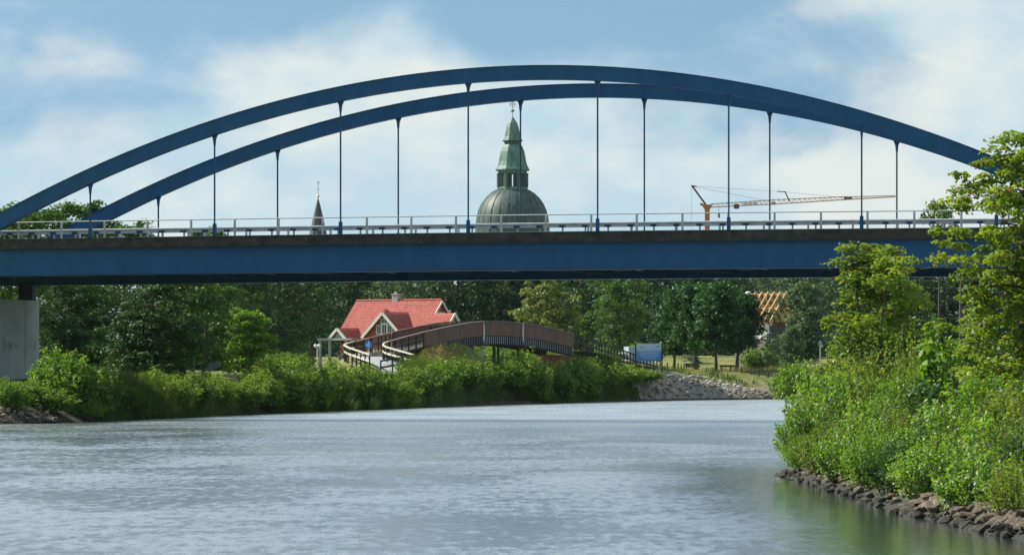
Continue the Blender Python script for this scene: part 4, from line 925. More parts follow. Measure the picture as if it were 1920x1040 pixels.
for i, (xo, w_, h_, zz) in enumerate(((-0.72, 0.6, 0.95, -1.95), (0, 0.66, 1.05, -1.90), (0.72, 0.6, 0.95, -1.95), (0, 0.9, 0.5, -1.02))):
    xx = 2.15 + xo; z_ = zr1 + zz; y_ = -6.6 + 0.43
    p = MB(); p.box((xx, y_, z_), (w_, 0.05, h_)); po_ = p.build('window', M['glass'], HS)
    f = MB()
    for sx in (-1, 1): f.box((xx + sx * w_ / 2, y_ - 0.03, z_), (0.11, 0.07, h_ + 0.1))
    for sz in (-1, 1): f.box((xx, y_ - 0.034, z_ + sz * h_ / 2), (w_ + 0.1, 0.07, 0.10))
    f.box((xx, y_ - 0.03, z_), (0.04, 0.06, h_)); f.build('window_frame', M['white_wood'], po_)
zr2 = wz(615, HD) - g0
ze2 = cross_gable(-3.35, zr2, 1.15, -7.4, M['pale_green'], 'porch')
pr = MB(); pr.box((-3.6, -5.95, ze2 - 0.12), (4.6, 3.3, 0.22)); pr.build('porch_slab', M['grey_panel'], HS)
for xx in (-5.7, -4.4, -2.2):
    c = MB(); c.box((xx, -7.3, (ze2 - 0.24) / 2), (0.26, 0.26, ze2 - 0.24)); c.build('porch_post', M['grey_panel'], HS)
for i in range(3):
    xx = -4.6 + i * 1.5; p = MB(); p.box((xx, -RUN + 0.43, 1.25), (1.0, 0.08, 1.3)); po_ = p.build('window', M['glass'], HS)
    f = MB()
    for sx in (-1, 1): f.box((xx + sx * 0.5, -RUN + 0.38, 1.25), (0.1, 0.08, 1.45))
    for sz in (-1, 1): f.box((xx, -RUN + 0.375, 1.25 + sz * 0.68), (1.1, 0.08, 0.1))
    f.build('window_frame', M['white_wood'], po_)
# low extension at the right end
zr3 = wz(588, HD) - g0; x0, x1 = L2 - 0.1, L2 + 3.1; yc = -2.2; hw = 2.1
b = MB(); b.box(((x0 + x1) / 2 - 0.2, yc, (zr3 - hw) / 2), (x1 - x0 - 0.4, hw * 2 - 0.6, zr3 - hw - 0.02)); b.build('extension_wall', M['brick'], HS)
for q in (-1, 1):
    a_, b_, c_, d_ = (x0, yc, zr3), (x1, yc, zr3), (x1, yc + q * hw, zr3 - hw), (x0, yc + q * hw, zr3 - hw)
    ro = slope_slab('extension_roof', a_, b_, c_, d_, 0.18, M['tile'], HS); o = tile_roof('roof_tiles', a_, b_, c_, d_, M['tile'], ro); o["kind"] = 'stuff'
    v = MB(); v.beam((x1 + 0.05, yc, zr3 - 0.1), (x1 + 0.05, yc + q * (hw + 0.03), zr3 - hw - 0.12), 0.10, 0.28); v.build('barge_board', M['white_wood'], HS)
k = MB(); k.add([(x1 - 0.35, yc - hw + 0.3, zr3 - hw), (x1 - 0.35, yc + hw - 0.3, zr3 - hw), (x1 - 0.35, yc, zr3 - 0.3)], [(0, 1, 2)]); k.build('extension_gable', M['pale_green'], HS)

# ------------------------------------------------------------------ unfinished house with open rafters
UD = 565.0; uc = P(1440, 548, UD)
UH = empty('unfinished_house', (uc.x, UD, gz(uc.x, UD) - 0.1), -math.radians(38))
tag(UH, 'unfinished house with bare timber rafters between the lindens and the willows', 'house')
ug = UH.location.z; uz = wz(548, UD) - ug; ue = wz(602, UD) - ug; ur = (uz - ue) * 0.95; ul = 2.9
b = MB(); b.box((0, 0, ue / 2 - 0.3), (ul * 2 - 0.3, ur * 2 - 0.6, ue - 0.6)); b.build('wall', M['raw_block'], UH)
b = MB(); b.box((0, 0, ue - 0.42), (ul * 2 - 0.2, ur * 2 - 0.5, 0.55)); b.build('ring_beam', M['brick'], UH)
g = MB(); g.add([(-ul + 0.4, -ur + 0.5, ue - 0.14), (-ul + 0.4, ur - 0.5, ue - 0.14), (-ul + 0.4, 0, uz - 0.45), (-ul + 0.65, -ur + 0.5, ue - 0.14), (-ul + 0.65, ur - 0.5, ue - 0.14), (-ul + 0.65, 0, uz - 0.45)], [(0, 2, 1), (3, 4, 5), (0, 1, 4, 3), (1, 2, 5, 4), (2, 0, 3, 5)]); g.build('gable_wall', M['brick'], UH)
g = MB(); g.box((ul * 0.55, -ur + 0.26, ue - 1.3), (2.2, 0.10, 1.7)); g.build('wall_panel', M['white_wood'], UH)
g = MB(); g.box((ul - 0.35, -ur + 0.22, ue - 1.3), (0.35, 0.10, 1.6)); g.build('window', M['glass'], UH)
for i in range(7):
    xx = -ul + 0.15 + i * (2 * ul - 0.3) / 6
    for q in (-1, 1):
        r = MB(); r.beam((xx, 0, uz), (xx, q * (ur + 0.25), ue - 0.15), 0.12, 0.20); r.build('rafter', M['timber'], UH)
    r = MB(); r.beam((xx + 0.11, -ur * 0.45, uz - 0.45 * (uz - ue) - 0.05), (xx + 0.11, ur * 0.45, uz - 0.45 * (uz - ue) - 0.05), 0.08, 0.18); r.build('collar_tie', M['timber'], UH)
r = MB(); r.beam((-ul - 0.7, 0, uz - 0.22), (ul + 0.2, 0, uz - 0.22), 0.14, 0.20); r.build('ridge_beam', M['timber'], UH)
for q in (-1, 1):
    r = MB(); r.beam((-ul - 0.6, q * ur * 0.5, uz - 0.5 * (uz - ue) - 0.2), (ul + 0.2, q * ur * 0.5, uz - 0.5 * (uz - ue) - 0.2), 0.14, 0.20); r.build('purlin', M['timber'], UH)
r = MB(); r.beam((-ul - 0.05, -0.05, uz + 0.12), (-ul - 0.05, -ur * 0.6, ue + 0.42 * (uz - ue)), 0.5, 0.06); r.build('verge_board', M['white_wood'], UH)
r = MB(); r.beam((0.3, -ur - 0.5, ue - 1.6), (1.3, -ur - 0.1, ue + 0.7), 0.14, 0.14); r.build('ladder_plank', M['timber'], UH)

# ------------------------------------------------------------------ domed church
DD = 1100.0; k_ = DD / F
CH = empty('domed_church', (wx(961, DD), DD, 4.5)); tag(CH, 'church with great copper dome and green lantern above the bridge deck', 'church')
def zz(py): return wz(py, DD) - 4.5
OCT = math.pi / 8
b = MB(); b.box((0, 8, 9), (24, 44, 18)); b.build('nave_wall', M['church_brick'], CH)
b = MB(); b.lathe([(9.6, 16), (9.6, zz(470)), (10.0, zz(468)), (10.0, zz(462))], 32); b.build('drum', M['church_brick'], CH)
prof = [(69.5, 462), (69.5, 440), (69, 425), (67, 408), (63.5, 394), (58, 382), (50, 371), (41, 362.5), (30, 356)]
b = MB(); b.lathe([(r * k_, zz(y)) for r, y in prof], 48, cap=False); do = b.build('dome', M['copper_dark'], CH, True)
for i in range(24):
    a = 2 * math.pi * (i + 0.5) / 24; r = MB(); r.tube([(math.cos(a) * (q + 0.3) * k_, math.sin(a) * (q + 0.3) * k_, zz(y)) for q, y in prof], 0.045 if i % 3 else 0.10, 4); r.build('dome_rib', M['copper_seam'], do)
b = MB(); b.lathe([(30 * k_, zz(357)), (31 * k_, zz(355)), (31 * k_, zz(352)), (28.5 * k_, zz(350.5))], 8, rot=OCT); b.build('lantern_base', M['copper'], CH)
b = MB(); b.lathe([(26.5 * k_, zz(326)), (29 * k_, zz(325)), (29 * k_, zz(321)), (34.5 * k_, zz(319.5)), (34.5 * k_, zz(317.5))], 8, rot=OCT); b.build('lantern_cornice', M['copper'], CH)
for i in range(8):
    for f in (0.0, 0.34, 0.66):
        a0, a1 = OCT + i * math.pi / 4, OCT + (i + 1) * math.pi / 4
        p = Vector((math.cos(a0), math.sin(a0), 0)) * (1 - f) + Vector((math.cos(a1), math.sin(a1), 0)) * f
        p *= 26.8 * k_; w = 0.62 if f == 0 else 0.30
        c = MB(); c.lathe([(w, zz(351)), (w, zz(325))], 6, (p.x, p.y, 0)); c.build('lantern_column', M['copper_dark'], CH)
b = MB(); b.lathe([(33.5 * k_, zz(317.4)), (30 * k_, zz(311)), (27.5 * k_, zz(303)), (26 * k_, zz(293)), (24 * k_, zz(284)), (20.5 * k_, zz(276)), (17 * k_, zz(271))], 8, rot=OCT); b.build('bell_roof', M['copper'], CH)
b = MB(); b.lathe([(16.5 * k_, zz(271.5)), (16.5 * k_, zz(266)), (20.5 * k_, zz(265)), (20.5 * k_, zz(263.5))], 8, rot=OCT); b.build('upper_cornice', M['copper_dark'], CH)
b = MB(); b.lathe([(19.5 * k_, zz(263.4)), (16 * k_, zz(256)), (14.2 * k_, zz(247)), (12.5 * k_, zz(239)), (9.5 * k_, zz(231)), (4.5 * k_, zz(224)), (0.8 * k_, zz(219))], 8, rot=OCT); b.build('lantern_cap', M['copper'], CH)
b = MB(); b.tube([(0, 0, zz(220)), (0, 0, zz(189))], 0.07, 6); fo = b.build('finial', M['cable'], CH)
b = MB(); b.lathe([(0.1, zz(210.5)), (0.42, zz(209.2)), (0.5, zz(207.8)), (0.42, zz(206.4)), (0.1, zz(205.2))], 10); b.build('ball', M['cable'], fo)
b = MB(); b.tube([(math.cos(a) * 0.55, 0, zz(195.5) + math.sin(a) * 0.55) for a in np.linspace(0, 2 * math.pi, 13)], 0.06, 5); b.box((0, 0, zz(195.5)), (1.7, 0.08, 0.12)); b.build('cross', M['cable'], fo)

# ------------------------------------------------------------------ slate spire
SD_ = 900.0; k2 = SD_ / F
SPI = empty('church_spire', (wx(596.5, SD_), SD_, 4.5)); tag(SPI, 'slender slate church spire with golden ball and weathercock', 'church')
def z3(py): return wz(py, SD_) - 4.5
b = MB(); b.lathe([(0.4 * k2, z3(371)), (4.2 * k2, z3(385)), (9 * k2, z3(405)), (14.2 * k2, z3(428)), (20 * k2, z3(455)), (29 * k2, z3(480))], 8, rot=0.2); b.build('spire_roof', M['slate'], SPI)
b = MB(); b.box((0, 0, z3(480) / 2), (5.2, 5.2, z3(480))); b.build('tower', M['church_brick'], SPI)
b = MB(); b.tube([(0, 0, z3(372)), (0, 0, z3(343))], 0.05, 6); fo = b.build('finial', M['cable'], SPI)
b = MB(); b.lathe([(0.05, z3(370.3)), (0.2, z3(369.6)), (0.29, z3(367.4)), (0.2, z3(365.2)), (0.05, z3(364.5))], 12); b.build('ball', M['gilt'], fo, True)
b = MB(); b.box((0, 0, z3(355)), (0.45, 0.06, 0.08)); b.build('cross_arm', M['cable'], fo)
b = MB(); cz = z3(342.5); b.add([(x_, y_, cz + z_) for y_ in (-0.04, 0.04) for x_, z_ in ((-0.28, 0.18), (-0.12, -0.12), (0.12, -0.16), (0.22, 0.02), (0.40, 0.32), (0.14, 0.16), (-0.08, 0.08), (-0.16, 0.30))],
      [(0, 1, 2, 3, 4, 5, 6, 7), (15, 14, 13, 12, 11, 10, 9, 8)] + [(i, i + 8, (i + 1) % 8 + 8, (i + 1) % 8) for i in range(8)]); b.build('weathercock', M['gilt'], fo)

# ------------------------------------------------------------------ crane
CD = 800.0
CR = empty('building_crane', (wx(1326, CD), CD, 4.8)); tag(CR, 'orange self-erecting crane with long pale lattice jib', 'crane')
def C(px, py, off=0.0): v = P(px, py, CD); return Vector((v.x - CR.location.x, off, v.z - 4.8))
b = MB(); top = C(1326, 392); b.beam((0, 0, 0), top, 0.85, 0.85)
b.build('mast', M['crane_orange'], CR)
b = MB(); b.box((0, 0, 0.5), (4, 4, 1)); b.build('base', M['crane_dark'], CR)
b = MB()
b.hexa([C(1322, 394, -0.45), C(1330, 394, -0.45), C(1330, 394, 0.45), C(1322, 394, 0.45), C(1315, 383, -0.5), C(1336, 384, -0.5), C(1336, 384, 0.5), C(1315, 383, 0.5)]); b.build('slewing_head', M['crane_orange'], CR)
b = MB(); b.beam(C(1324, 387), C(1313, 382), 0.7, 0.4); b.build('rear_strut', M['crane_orange'], CR)
b = MB(); b.beam(C(1325, 386), C(1298, 349), 0.34, 0.30); b.beam(C(1296, 348), C(1306, 350), 0.35, 0.22); b.build('tie_mast', M['crane_dark'], CR)
def jib(pa, pb, hgt, n, name):
    b = MB(); A = [Vector(pa) + Vector((0, s * 0.35, 0)) for s in (-1, 1)]; B = [Vector(pb) + Vector((0, s * 0.35, 0)) for s in (-1, 1)]
    At = Vector(pa) + Vector((0, 0, hgt[0])); Bt = Vector(pb) + Vector((0, 0, hgt[1]))
    for s in (0, 1): b.beam(A[s], B[s], 0.15)
    b.beam(At, Bt, 0.14)
    for i in range(n):
        f0, f1 = i / n, (i + 0.5) / n; f2 = (i + 1) / n
        for s in (0, 1):
            b.beam(A[s].lerp(B[s], f0), At.lerp(Bt, f1), 0.07); b.beam(At.lerp(Bt, f1), A[s].lerp(B[s], f2), 0.07)
    return b.build(name, M['crane_pale'], CR)
jib(C(1332, 388.5), C(1455, 382.5), (0.55, 0.75), 14, 'jib_root'); jib(C(1455.5, 382.5), C(1590, 374), (0.75, 0.5), 14, 'jib_middle'); jib(C(1590.5, 374), C(1679, 369), (0.45, 0.2), 10, 'jib_tip')
b = MB(); b.beam(C(1392, 382.5), C(1421, 381), 0.2, 0.42); b.build('white_sign_panel', M['white_wood'], CR)
b = MB(); b.box(C(1381, 387), (0.9, 0.9, 0.8)); b.build('trolley', M['crane_dark'], CR)
b = MB(); b.box(C(1450, 381.5), (0.75, 0.5, 0.45)); b.build('jib_joint', M['crane_orange'], CR)
b = MB(); b.box(C(1590, 371.6), (1.4, 0.5, 0.35)); b.build('jib_joint', M['crane_dark'], CR)
b = MB(); b.beam(C(1480, 377), C(1472, 359.5), 0.2); b.beam(C(1457, 358.8), C(1473, 359.6), 0.16); b.build('jib_strut', M['crane_dark'], CR)
for a_, c_ in ((C(1298, 349), C(1457, 359)), (C(1473, 360), C(1585, 371)), (C(1298, 349), C(1450, 379)), (C(1297, 349), C(1297, 445))):
    b = MB(); b.tube([a_, c_], 0.025, 4); b.build('cable', M['cable'], CR)
b = MB(); b.tube([C(1348, 388), C(1348, 400)], 0.03, 4); b.box(C(1348, 404), (0.32, 0.3, 0.8)); b.build('hook_block', M['crane_dark'], CR)

# ------------------------------------------------------------------ footbridge
print('footbridge')
near = [(728, 640, 402), (760, 631, 405.5), (797, 621.5, 409), (840, 612, 414), (880, 604.6, 420), (905, 602, 424), (945, 602, 429), (980, 605, 434), (1030, 614, 441), (1075, 626, 448)]
Np = np.array([tuple(P(*q)) for q in near])
cumN = np.concatenate([[0], np.cumsum(np.linalg.norm(Np[1:, :2] - Np[:-1, :2], axis=1))]); LN = cumN[-1]
def nb(s): return Vector([float(np.interp(s, cumN, Np[:, i])) for i in range(3)])
def nbt(s): a, b_ = nb(max(0, s - 0.4)), nb(min(LN, s + 0.4)); t = Vector((b_.x - a.x, b_.y - a.y, 0)).normalized(); return t, Vector((-t.y, t.x, 0))   # tangent, away side
def s_at(px): return float(np.interp(px, [q[0] for q in near], cumN))
FBR = empty('footbridge', (0, 0, 0)); tag(FBR, 'low arched footbridge with brown board parapets behind the hedge', 'footbridge')
FW = 3.0
def ribbon(name, s0, s1, o0, o1, zt, zb, m, n=40, parent=FBR):
    rings = []
    for s in np.linspace(s0, s1, n):
        p = nb(s); t, nn = nbt(s)
        rings.append([p + nn * o0 + Vector((0, 0, zb)), p + nn * o1 + Vector((0, 0, zb)), p + nn * o1 + Vector((0, 0, zt)), p + nn * o0 + Vector((0, 0, zt))])
    b = MB(); b.sweep(rings); return b.build(name, m, parent)
ribbon('deck', 0, LN, 0.12, FW - 0.12, -1.30, -1.48, M['dark_wood'])
sa = s_at(795)
for off, lab in ((0.0, 'n'), (FW, 'f')):
    o1 = off - 0.02 if lab == 'n' else off
    # board parapet, one part per bay
    bays = [sa, s_at(850), s_at(905), s_at(943), s_at(980), s_at(1027), LN]
    for s0, s1 in zip(bays[:-1], bays[1:]):
        b = MB(); k = int((s1 - s0) / 0.16)
        for i in range(k):
            s = s0 + (i + 0.5) * (s1 - s0) / k; p = nb(s); t, nn = nbt(s); c = p + nn * (off + (0.012 if i % 2 else 0)) + Vector((0, 0, -0.72))
            Mx = Matrix((t, nn, Vector((0, 0, 1)))).transposed(); b.box(c, (0.15, 0.035, 1.27), Mx)
        bo = b.build('board_bay', M['brown_board'], FBR); bo["kind"] = 'stuff'
    ribbon('handrail', 0.0, LN, off - 0.09, off + 0.09, 0.03, -0.06, M['weathered' if lab == 'n' else 'brown_board'])
    for i in range(6):
        s = 0.1 + i * (sa - 0.2) / 5; p = nb(s); b = MB(); t, nn = nbt(s); q = p + nn * off; b.box(q + Vector((0, 0, -0.72)), (0.14, 0.14, 1.3)); b.build('rail_post', M['dark_wood'], FBR)
    ribbon('middle_rail', 0.0, sa, off - 0.05, off + 0.05, -0.55, -0.68, M['dark_wood'])
    # fascia sheets and studs
    s0 = s_at(812); n = int((LN - s0) / 0.52)
    for i in range(n):
        s = s0 + i * (LN - s0) / n; s1 = s0 + (i + 1) * (LN - s0) / n; sgn = -1 if lab == 'n' else 1
        oo = off + sgn * (-0.06)
        ribbon('fascia_sheet', s + 0.03, s1 - 0.03, oo - 0.02, oo + 0.02, -1.40, -2.08, M['greyblue'], 2)
        p = nb(s); t, nn = nbt(s); b = MB(); b.box(p + nn * (off + sgn * 0.03) + Vector((0, 0, -1.73)), (0.11, 0.11, 0.80)); b.build('fascia_stud', M['dark_wood'], FBR)
    ribbon('edge_girder', s_at(805), LN, off + (0.12 if lab == 'n' else -0.30), off + (0.30 if lab == 'n' else -0.12), -1.49, -2.20, M['dark_wood'])
for px, sg in ((905, 1), (980, -1)):
    s = s_at(px); p = nb(s); t, nn = nbt(s); rings = []
    for f in np.linspace(0, 1, 9):
        bow = 0.16 * math.sin(math.pi * f) * sg; c = p - nn * 0.08 + t * bow + Vector((0, 0, 0.02 - 1.85 * f)); w = 0.05 + 0.10 * math.sin(math.pi * f)
        rings.append([c - t * w - nn * 0.03, c + t * w - nn * 0.03, c + t * w + nn * 0.03, c - t * w + nn * 0.03])
    b = MB(); b.sweep(rings); b.build('white_trim', M['white_wood'], FBR)
def pile(px, off, m, w, name='bridge_post'):
    s = s_at(px); p = nb(s); t, nn = nbt(s); q = p + nn * off; zt = p.z - 2.2; zb = gz(q.x, q.y) - 0.3
    b = MB(); b.box((q.x, q.y, (zt + zb) / 2), (w, w, zt - zb)); b.build(name, m, FBR)
for px, off, m in ((913, 0.4, 'galv'), (936, 0.5, 'dark_wood'), (948, 2.4, 'pale_wood'), (913, 2.6, 'galv'), (981, 0.5, 'dark_wood'), (981, 2.5, 'dark_wood')): pile(px, off, M[m], 0.18 if m != 'dark_wood' else 0.24)
sA, sB = s_at(848), s_at(896); pA, pB = nb(sA), nb(sB); tA, nA = nbt(sA)
b = MB(); b.hexa([Vector((q.x, q.y, 2.0)) + nA * o for q, o in ((pA, 0.35), (pB, 0.35), (pB, FW - 0.35), (pA, FW - 0.35))] + [Vector((q.x, q.y, q.z - 2.22)) + nA * o for q, o in ((pA, 0.35), (pB, 0.35), (pB, FW - 0.35), (pA, FW - 0.35))]); b.build('abutment', M['brick'], FBR)
sA, sB = s_at(1058), LN; pA, pB = nb(sA), nb(sB); tA, nA = nbt(sA)
b = MB(); b.hexa([Vector((q.x, q.y, 2.0)) + nA * o for q, o in ((pA, 0.35), (pB, 0.35), (pB, FW - 0.35), (pA, FW - 0.35))] + [Vector((q.x, q.y, q.z - 2.22)) + nA * o for q, o in ((pA, 0.35), (pB, 0.35), (pB, FW - 0.35), (pA, FW - 0.35))]); b.build('abutment', M['brick'], FBR)
# path that climbs to it
def path_ribbon(name, pts, w, m, label):
    pts = [Vector(p) for p in pts]; P2 = []
    for i in range(len(pts) - 1):
        for f in np.linspace(0, 1, 6, endpoint=False): P2.append(pts[i].lerp(pts[i + 1], f))
    P2.append(pts[-1]); co = []; q = []
    for i, p in enumerate(P2):
        t = (P2[min(i + 1, len(P2) - 1)] - P2[max(i - 1, 0)]); t.z = 0; t.normalize(); n = Vector((-t.y, t.x, 0))
        for o in (-w / 2, w / 2): co.append(p + n * o + Vector((0, 0, 0.02)))
    b = MB(); b.add(co, [(2 * i, 2 * i + 2, 2 * i + 3, 2 * i + 1) for i in range(len(P2) - 1)]); return tag(b.build(name, m), label, kind='structure')
path_ribbon('footpath', ramp_path[:7], 2.6, M['path'], 'grey path climbing to the footbridge')
path_ribbon('footpath', right_path, 2.4, M['path'], 'grey path descending from the footbridge')
# timber railings of the ramp
def timber_rail(name, pts, label, post=1.15, top=M['pale_wood'], low=M['pale_wood'], step=1.3, lowm=0.55, drop=None):
    pts = [Vector(tuple(P(*q))) for q in pts]; o = empty(name, (pts[0].x, pts[0].y, pts[0].z - post)); base = Vector(o.location)
    L_ = [0.0]
    for a_, c_ in zip(pts[:-1], pts[1:]): L_.append(L_[-1] + (c_ - a_).length)
    A = np.array([tuple(p) for p in pts]); at = lambda s: Vector([float(np.interp(s, L_, A[:, i])) for i in range(3)])
    tr = MB(); tr.sweep([[Vector(p - base) + Vector(v) for v in ((-0.07, -0.07, -0.06), (0.07, -0.07, -0.06), (0.07, 0.07, -0.06), (0.07, 0.07, 0.05), (-0.07, -0.07, 0.05))] for p in pts]); tr.build('top_rail', top, o)
    lr = MB()
    for a_, c_ in zip(pts[:-1], pts[1:]): lr.beam(a_ - base - Vector((0, 0, lowm)), c_ - base - Vector((0, 0, lowm)), 0.08, 0.16)
    lr.build('lower_rail', low, o)
    n = max(2, int(round(L_[-1] / step)) + 1)
    for i in range(n):
        p = at(L_[-1] * i / (n - 1)) - base; b = MB(); b.box(p + Vector((0, 0, -post / 2 - 0.05 - 0.1)), (0.13, 0.13, post + 0.2)); b.build('rail_post', M['dark_wood'], o)
    return tag(o, label, 'railing')
timber_rail('ramp_railing', [(664, 640, 406), (651, 643.5, 403), (645, 646.5, 400), (653, 651, 397), (693, 664.5, 391)], 'pale flared handrail at the left of the ramp, in front of the porch')
timber_rail('ramp_railing', [(728, 640, 402), (720, 643, 400), (718, 646.5, 398), (724, 650, 396), (775, 664.5, 390)], 'pale flared handrail right of the round blue sign')
timber_rail('path_barrier', [(714, 676.5, 389), (741, 672, 389), (774, 665.5, 390)], 'low dark timber barrier beside the lower end of the path', top=M['dark_wood'], low=M['dark_wood'], step=1.1, post=0.95)
timber_rail('path_barrier', [(664, 640.5, 406), (760, 617, 414), (850, 606, 423)], 'dark timber railing on the far side of the ramp, before the house wall', top=M['brown_board'], low=M['dark_wood'], step=1.6)
timber_rail('descending_fence', [(1080, 627, 449), (1104, 636, 454), (1128, 644, 458), (1160, 654, 463), (1195, 666, 468), (1238, 677, 474)], 'dark post-and-rail fence descending to the right behind the blue notice board', top=M['dark_wood'], low=M['dark_wood'], step=0.95, post=1.1, lowm=0.62)

# ------------------------------------------------------------------ notice board, signs, lamp
def board():
    d = 466.0; a, c = P(1193, 644, d), P(1240, 676, d); w = c.x - a.x; h = a.z - c.z; cx = (a.x + c.x) / 2; g = gz(cx, d)
    o = empty('notice_board', (cx, d, g)); tag(o, 'large white and blue printed notice board on dark posts', 'sign')
    b = MB(); b.box((0, 0, (a.z + c.z) / 2 - g), (w, 0.06, h)); p = b.build('panel', M['board'], o)
    zc = (a.z + c.z) / 2 - g
    for i, (f, l) in enumerate(((-0.04, 0.7), (-0.14, 0.75), (-0.25, 0.72), (-0.36, 0.5))):
        s = MB(); s.box((0.02 * w, -0.034, zc + f * h), (w * l, 0.006, 0.035)); s.build('print_line', M['sign_white'], p)
    for xx, zf, ww, hh in ((0.36, 0.34, 0.28, 0.10), (-0.30, 0.30, 0.34, 0.07), (-0.22, 0.20, 0.22, 0.05)):
        s = MB(); s.box((xx * w, -0.034, zc + zf * h), (ww, 0.006, hh)); s.build('print_block', M['grey_board'], p)
    for xx in (-w / 2 - 0.06, w * 0.2, w / 2 + 0.06):
        s = MB(); s.box((xx, 0.05 if abs(xx) < 1 else 0, (a.z - g) / 2 - 0.1), (0.13, 0.04 if abs(xx) < 1 else 0.13, a.z - g + 0.25) if abs(xx) >= 1 else (0.13, 0.035, c.z - g + 0.1 + (0.9))); s.build('post', M['dark_wood'], o)
board()
def round_sign():
    d = 398.0; c = P(691, 645.5, d); g = gz(c.x, d); o = empty('path_sign', (c.x, d, g)); tag(o, 'round blue path sign with white figures beside the ramp', 'sign')
    z = c.z - g; b = MB(); b.tube([(0, 0, -0.1), (0, 0, z + 0.3)], 0.035, 8); b.build('post', M['galv'], o)
    b = MB(); b.tube([(0, -0.04, z), (0, -0.065, z)], 0.335, 28); f = b.build('disc', M['sign_blue'], o)
    b = MB(); b.tube([(0.02, -0.067, z + 0.2), (0.02, -0.074, z + 0.2)], 0.05, 12)
    b.box((0.02, -0.0705, z + 0.04), (0.11, 0.006, 0.2)); b.beam((0.02, -0.0705, z - 0.03), (-0.03, -0.0705, z - 0.22), 0.05, 0.006, Vector((0, 1, 0))); b.beam((0.03, -0.0705, z - 0.03), (0.09, -0.0705, z - 0.22), 0.05, 0.006, Vector((0, 1, 0)))
    b.build('figure', M['sign_white'], f)
    b = MB(); b.tube([(-0.14, -0.067, z + 0.04), (-0.14, -0.074, z + 0.04)], 0.04, 12); b.box((-0.14, -0.0705, z - 0.08), (0.08, 0.006, 0.15)); b.build('small_figure', M['sign_white'], f)
round_sign()
def lamp():
    d = 455.0; c = P(594.8, 648, d); g = gz(c.x, d); o = empty('globe_lamp', (c.x, d, g)); tag(o, 'garden lamp with two white globes on a pale post, left of the house', 'lamp')
    z = c.z - g; b = MB(); b.tube([(0, 0, -0.1), (0, 0, z - 0.15)], 0.05, 8); b.build('post', M['white_wood'], o)
    for s in (-1, 1):
        b = MB(); b.tube([(0, 0, z - 0.2), (s * 0.17, 0, z - 0.17)], 0.025, 6); b.build('arm', M['white_wood'], o)
        b = MB(); b.lathe([(0.05, -0.17), (0.14, -0.12), (0.17, 0), (0.14, 0.11), (0.04, 0.17)], 12, (s * 0.17, 0, z)); b.build('globe', M['sign_white'], o, True)
lamp()
def left_board():
    d = 336.0; g = gz(wx(390, d), d); o = empty('trail_board', (wx(385, d), d, g)); tag(o, 'pale posts with yellow plate and slanted grey board under the left bank trees', 'sign')
    for px, t_ in ((364, 668), (377, 678)):
        p = P(px, t_, d); b = MB(); b.box((p.x - o.location.x, 0, (p.z - g) / 2), (0.09, 0.09, p.z - g + 0.2)); b.build('post', M['pale_wood'], o)
    a = P(370.5, 681, d); b = MB(); b.box((a.x - o.location.x, -0.06, a.z - g), (0.36, 0.03, 0.26)); b.build('yellow_plate', M['yellow'], o)
    a, c = P(383, 690, d), P(411, 678, d); b = MB(); b.beam((a.x - o.location.x, 0.2, a.z - g - 0.1), (c.x - o.location.x, 0.2, c.z - g - 0.1), 0.3, 0.5); b.build('grey_board', M['grey_board'], o)
left_board()
def river_sign():
    d = 520.0; c = P(1538, 650, d); g = gz(c.x, d); o = empty('post_sign', (c.x, d, g)); tag(o, 'narrow pale blue post sign between the willow and the right bank shrubs', 'sign')
    b = MB(); b.tube([(0, 0, -0.1), (0, 0, c.z - g + 0.7)], 0.06, 8); b.build('post', M['galv'], o)
    b = MB(); b.box((0.0, -0.08, c.z - g + 0.35), (0.42, 0.04, 0.5)); b.build('plate', M['vehicle_grey'], o)
river_sign()
# meadow fence posts
FE = empty('meadow_fence', (wx(1340, 500), 500, gz(wx(1340, 500), 500))); tag(FE, 'row of short weathered posts across the meadow under the lindens', 'fence')
def fpost(px, top, bot, d):
    x_ = wx(px, d); g = gz(x_, d); h = (bot - top) * d / F; b = MB(); b.tube([(x_ - FE.location.x, d - 500, g - FE.location.z - 0.2), (x_ - FE.location.x + 0.03, d - 500, g - FE.location.z + h)], [0.085, 0.075], 6); b.build('post', M['dark_wood'], FE)
for px, h, d in ((1251, 16, 500), (1262, 13, 500), (1271, 14, 499), (1277, 12, 506), (1282, 11, 508), (1286, 11, 510), (1324.5, 9, 499), (1336, 15, 493), (1352, 10, 500), (1369, 11, 499), (1390, 11, 498), (1407, 11, 497), (1422.5, 12, 496), (1440, 11, 496), (1412.5, 7, 490)): fpost(px, 0, h, d)
b = MB(); b.beam((wx(1349, 500) - FE.location.x, 0.0, 0.62), (wx(1378, 500) - FE.location.x, 0.0, 0.62), 0.1, 0.22); b.build('low_rail', M['dark_wood'], FE)

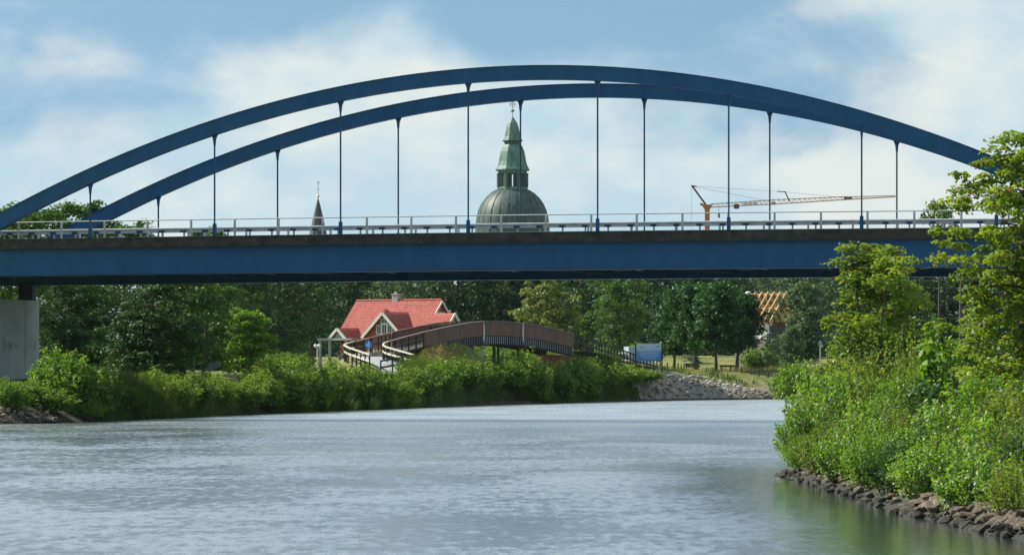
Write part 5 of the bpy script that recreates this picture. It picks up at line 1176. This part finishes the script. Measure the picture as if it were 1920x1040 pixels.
# ------------------------------------------------------------------ lorry and parked car
def lorry():
    d = 498.0; x_ = wx(1180, d); g = gz(x_, d); o = empty('white_lorry', (x_, d, g), math.radians(14)); tag(o, 'white-cabbed small lorry with grey box, half behind the blue notice board', 'lorry')
    cab = MB(); cab.sweep([[(-1.55, y, 0.45), (-0.45, y, 0.45), (-0.45, y, 1.95), (-0.75, y, 2.1), (-1.15, y, 2.0), (-1.5, y, 1.3)] for y in (-0.85, -0.8, 0.8, 0.85)]); co = cab.build('cab', M['vehicle_white'], o)
    w = MB(); w.add([(-1.515, -0.72, 1.33), (-1.515, 0.72, 1.33), (-1.19, 0.72, 1.93), (-1.19, -0.72, 1.93)], [(0, 1, 2, 3)]); w.build('windscreen', M['glass'], co)
    w = MB(); w.add([(-1.40, -0.856, 1.30), (-0.65, -0.856, 1.30), (-0.65, -0.856, 1.90), (-1.10, -0.856, 1.90)], [(0, 1, 2, 3)]); w.build('side_window', M['glass'], co)
    bx = MB(); bx.box((1.0, 0, 1.85), (2.7, 1.9, 1.75)); bo = bx.build('cargo_box', M['vehicle_grey'], o)
    f = MB()
    for z_ in (0.98, 2.72): f.box((1.0, -0.96, z_), (2.74, 0.05, 0.09))
    for xx in (-0.33, 2.33): f.box((xx, -0.962, 1.85), (0.09, 0.05, 1.7))
    f.build('box_trim', M['vehicle_white'], bo)
    c = MB(); c.box((0.5, 0, 0.75), (3.6, 1.2, 0.22)); c.build('chassis', M['black'], o)
    for xx in (-1.0, 1.6):
        for y in (-0.78, 0.78):
            t = MB(); t.tube([(xx, y - 0.12, 0.38), (xx, y + 0.12, 0.38)], 0.38, 18); to = t.build('wheel', M['black'], o)
            r = MB(); r.tube([(xx, y - 0.13, 0.38), (xx, y + 0.13, 0.38)], 0.2, 12); r.build('rim', M['galv'], to)
    for y in (-0.6, 0.6):
        h = MB(); h.box((-1.55, y, 0.75), (0.06, 0.26, 0.16)); h.build('headlight', M['sign_white'], o)
lorry()
def car(px, d, rz, m, label):
    x_ = wx(px, d); g = gz(x_, d); o = empty('parked_car', (x_, d, g), rz); tag(o, label, 'car')
    pr = [(-2.05, 0.35), (2.05, 0.35), (2.08, 0.75), (1.95, 0.92), (1.1, 0.98), (0.45, 1.40), (-0.95, 1.42), (-1.75, 1.0), (-2.05, 0.9)]
    b = MB(); b.sweep([[(x, y * (0.86 if z > 1.1 else 1.0), z) for x, z in pr] for y in (-0.86, -0.8, 0.8, 0.86)]); bo = b.build('body', m, o)
    for s in (-1, 1):
        w = MB(); w.add([(-1.55, s * 0.862, 1.02), (0.95, s * 0.862, 1.02), (0.42, s * 0.75, 1.34), (-0.92, s * 0.75, 1.36)], [(0, 1, 2, 3) if s < 0 else (3, 2, 1, 0)]); w.build('side_window', M['glass'], bo)
    w = MB(); w.add([(1.06, -0.65, 1.02), (1.06, 0.65, 1.02), (0.50, 0.60, 1.39), (0.50, -0.60, 1.39)], [(0, 1, 2, 3)]); w.build('windscreen', M['glass'], bo)
    for xx in (-1.3, 1.3):
        for y in (-0.78, 0.78):
            t = MB(); t.tube([(xx, y - 0.1, 0.32), (xx, y + 0.1, 0.32)], 0.32, 16); to = t.build('wheel', M['black'], o)
            r = MB(); r.tube([(xx, y - 0.105, 0.32), (xx, y + 0.105, 0.32)], 0.19, 12); r.build('rim', M['galv'], to)
car(1178, 488, math.radians(200), M['vehicle_white'], 'white car parked in front of the lorry, behind the dark fence')
car(1418, 600, math.radians(170), M['vehicle_white'], 'pale car parked far back under the lindens, before the unfinished house')

# ------------------------------------------------------------------ haze
hz = MB(); hz.box((0, 600, 36.0), (3000, 1500, 80.0))
m = bpy.data.materials.new('haze_air'); m.use_nodes = True; nt = m.node_tree
for n in list(nt.nodes): nt.nodes.remove(n)
o_ = nt.nodes.new('ShaderNodeOutputMaterial'); v_ = nt.nodes.new('ShaderNodeVolumePrincipled')
v_.inputs['Color'].default_value = (0.70, 0.85, 1.0, 1); v_.inputs['Density'].default_value = 0.000018; v_.inputs['Anisotropy'].default_value = 0.2
nt.links.new(v_.outputs[0], o_.inputs['Volume'])
HZ = True
if HZ: tag(hz.build('haze', m), 'thin summer haze', kind='stuff')
print('tris', sum(len(me.polygons) * 2 for me in bpy.data.meshes))
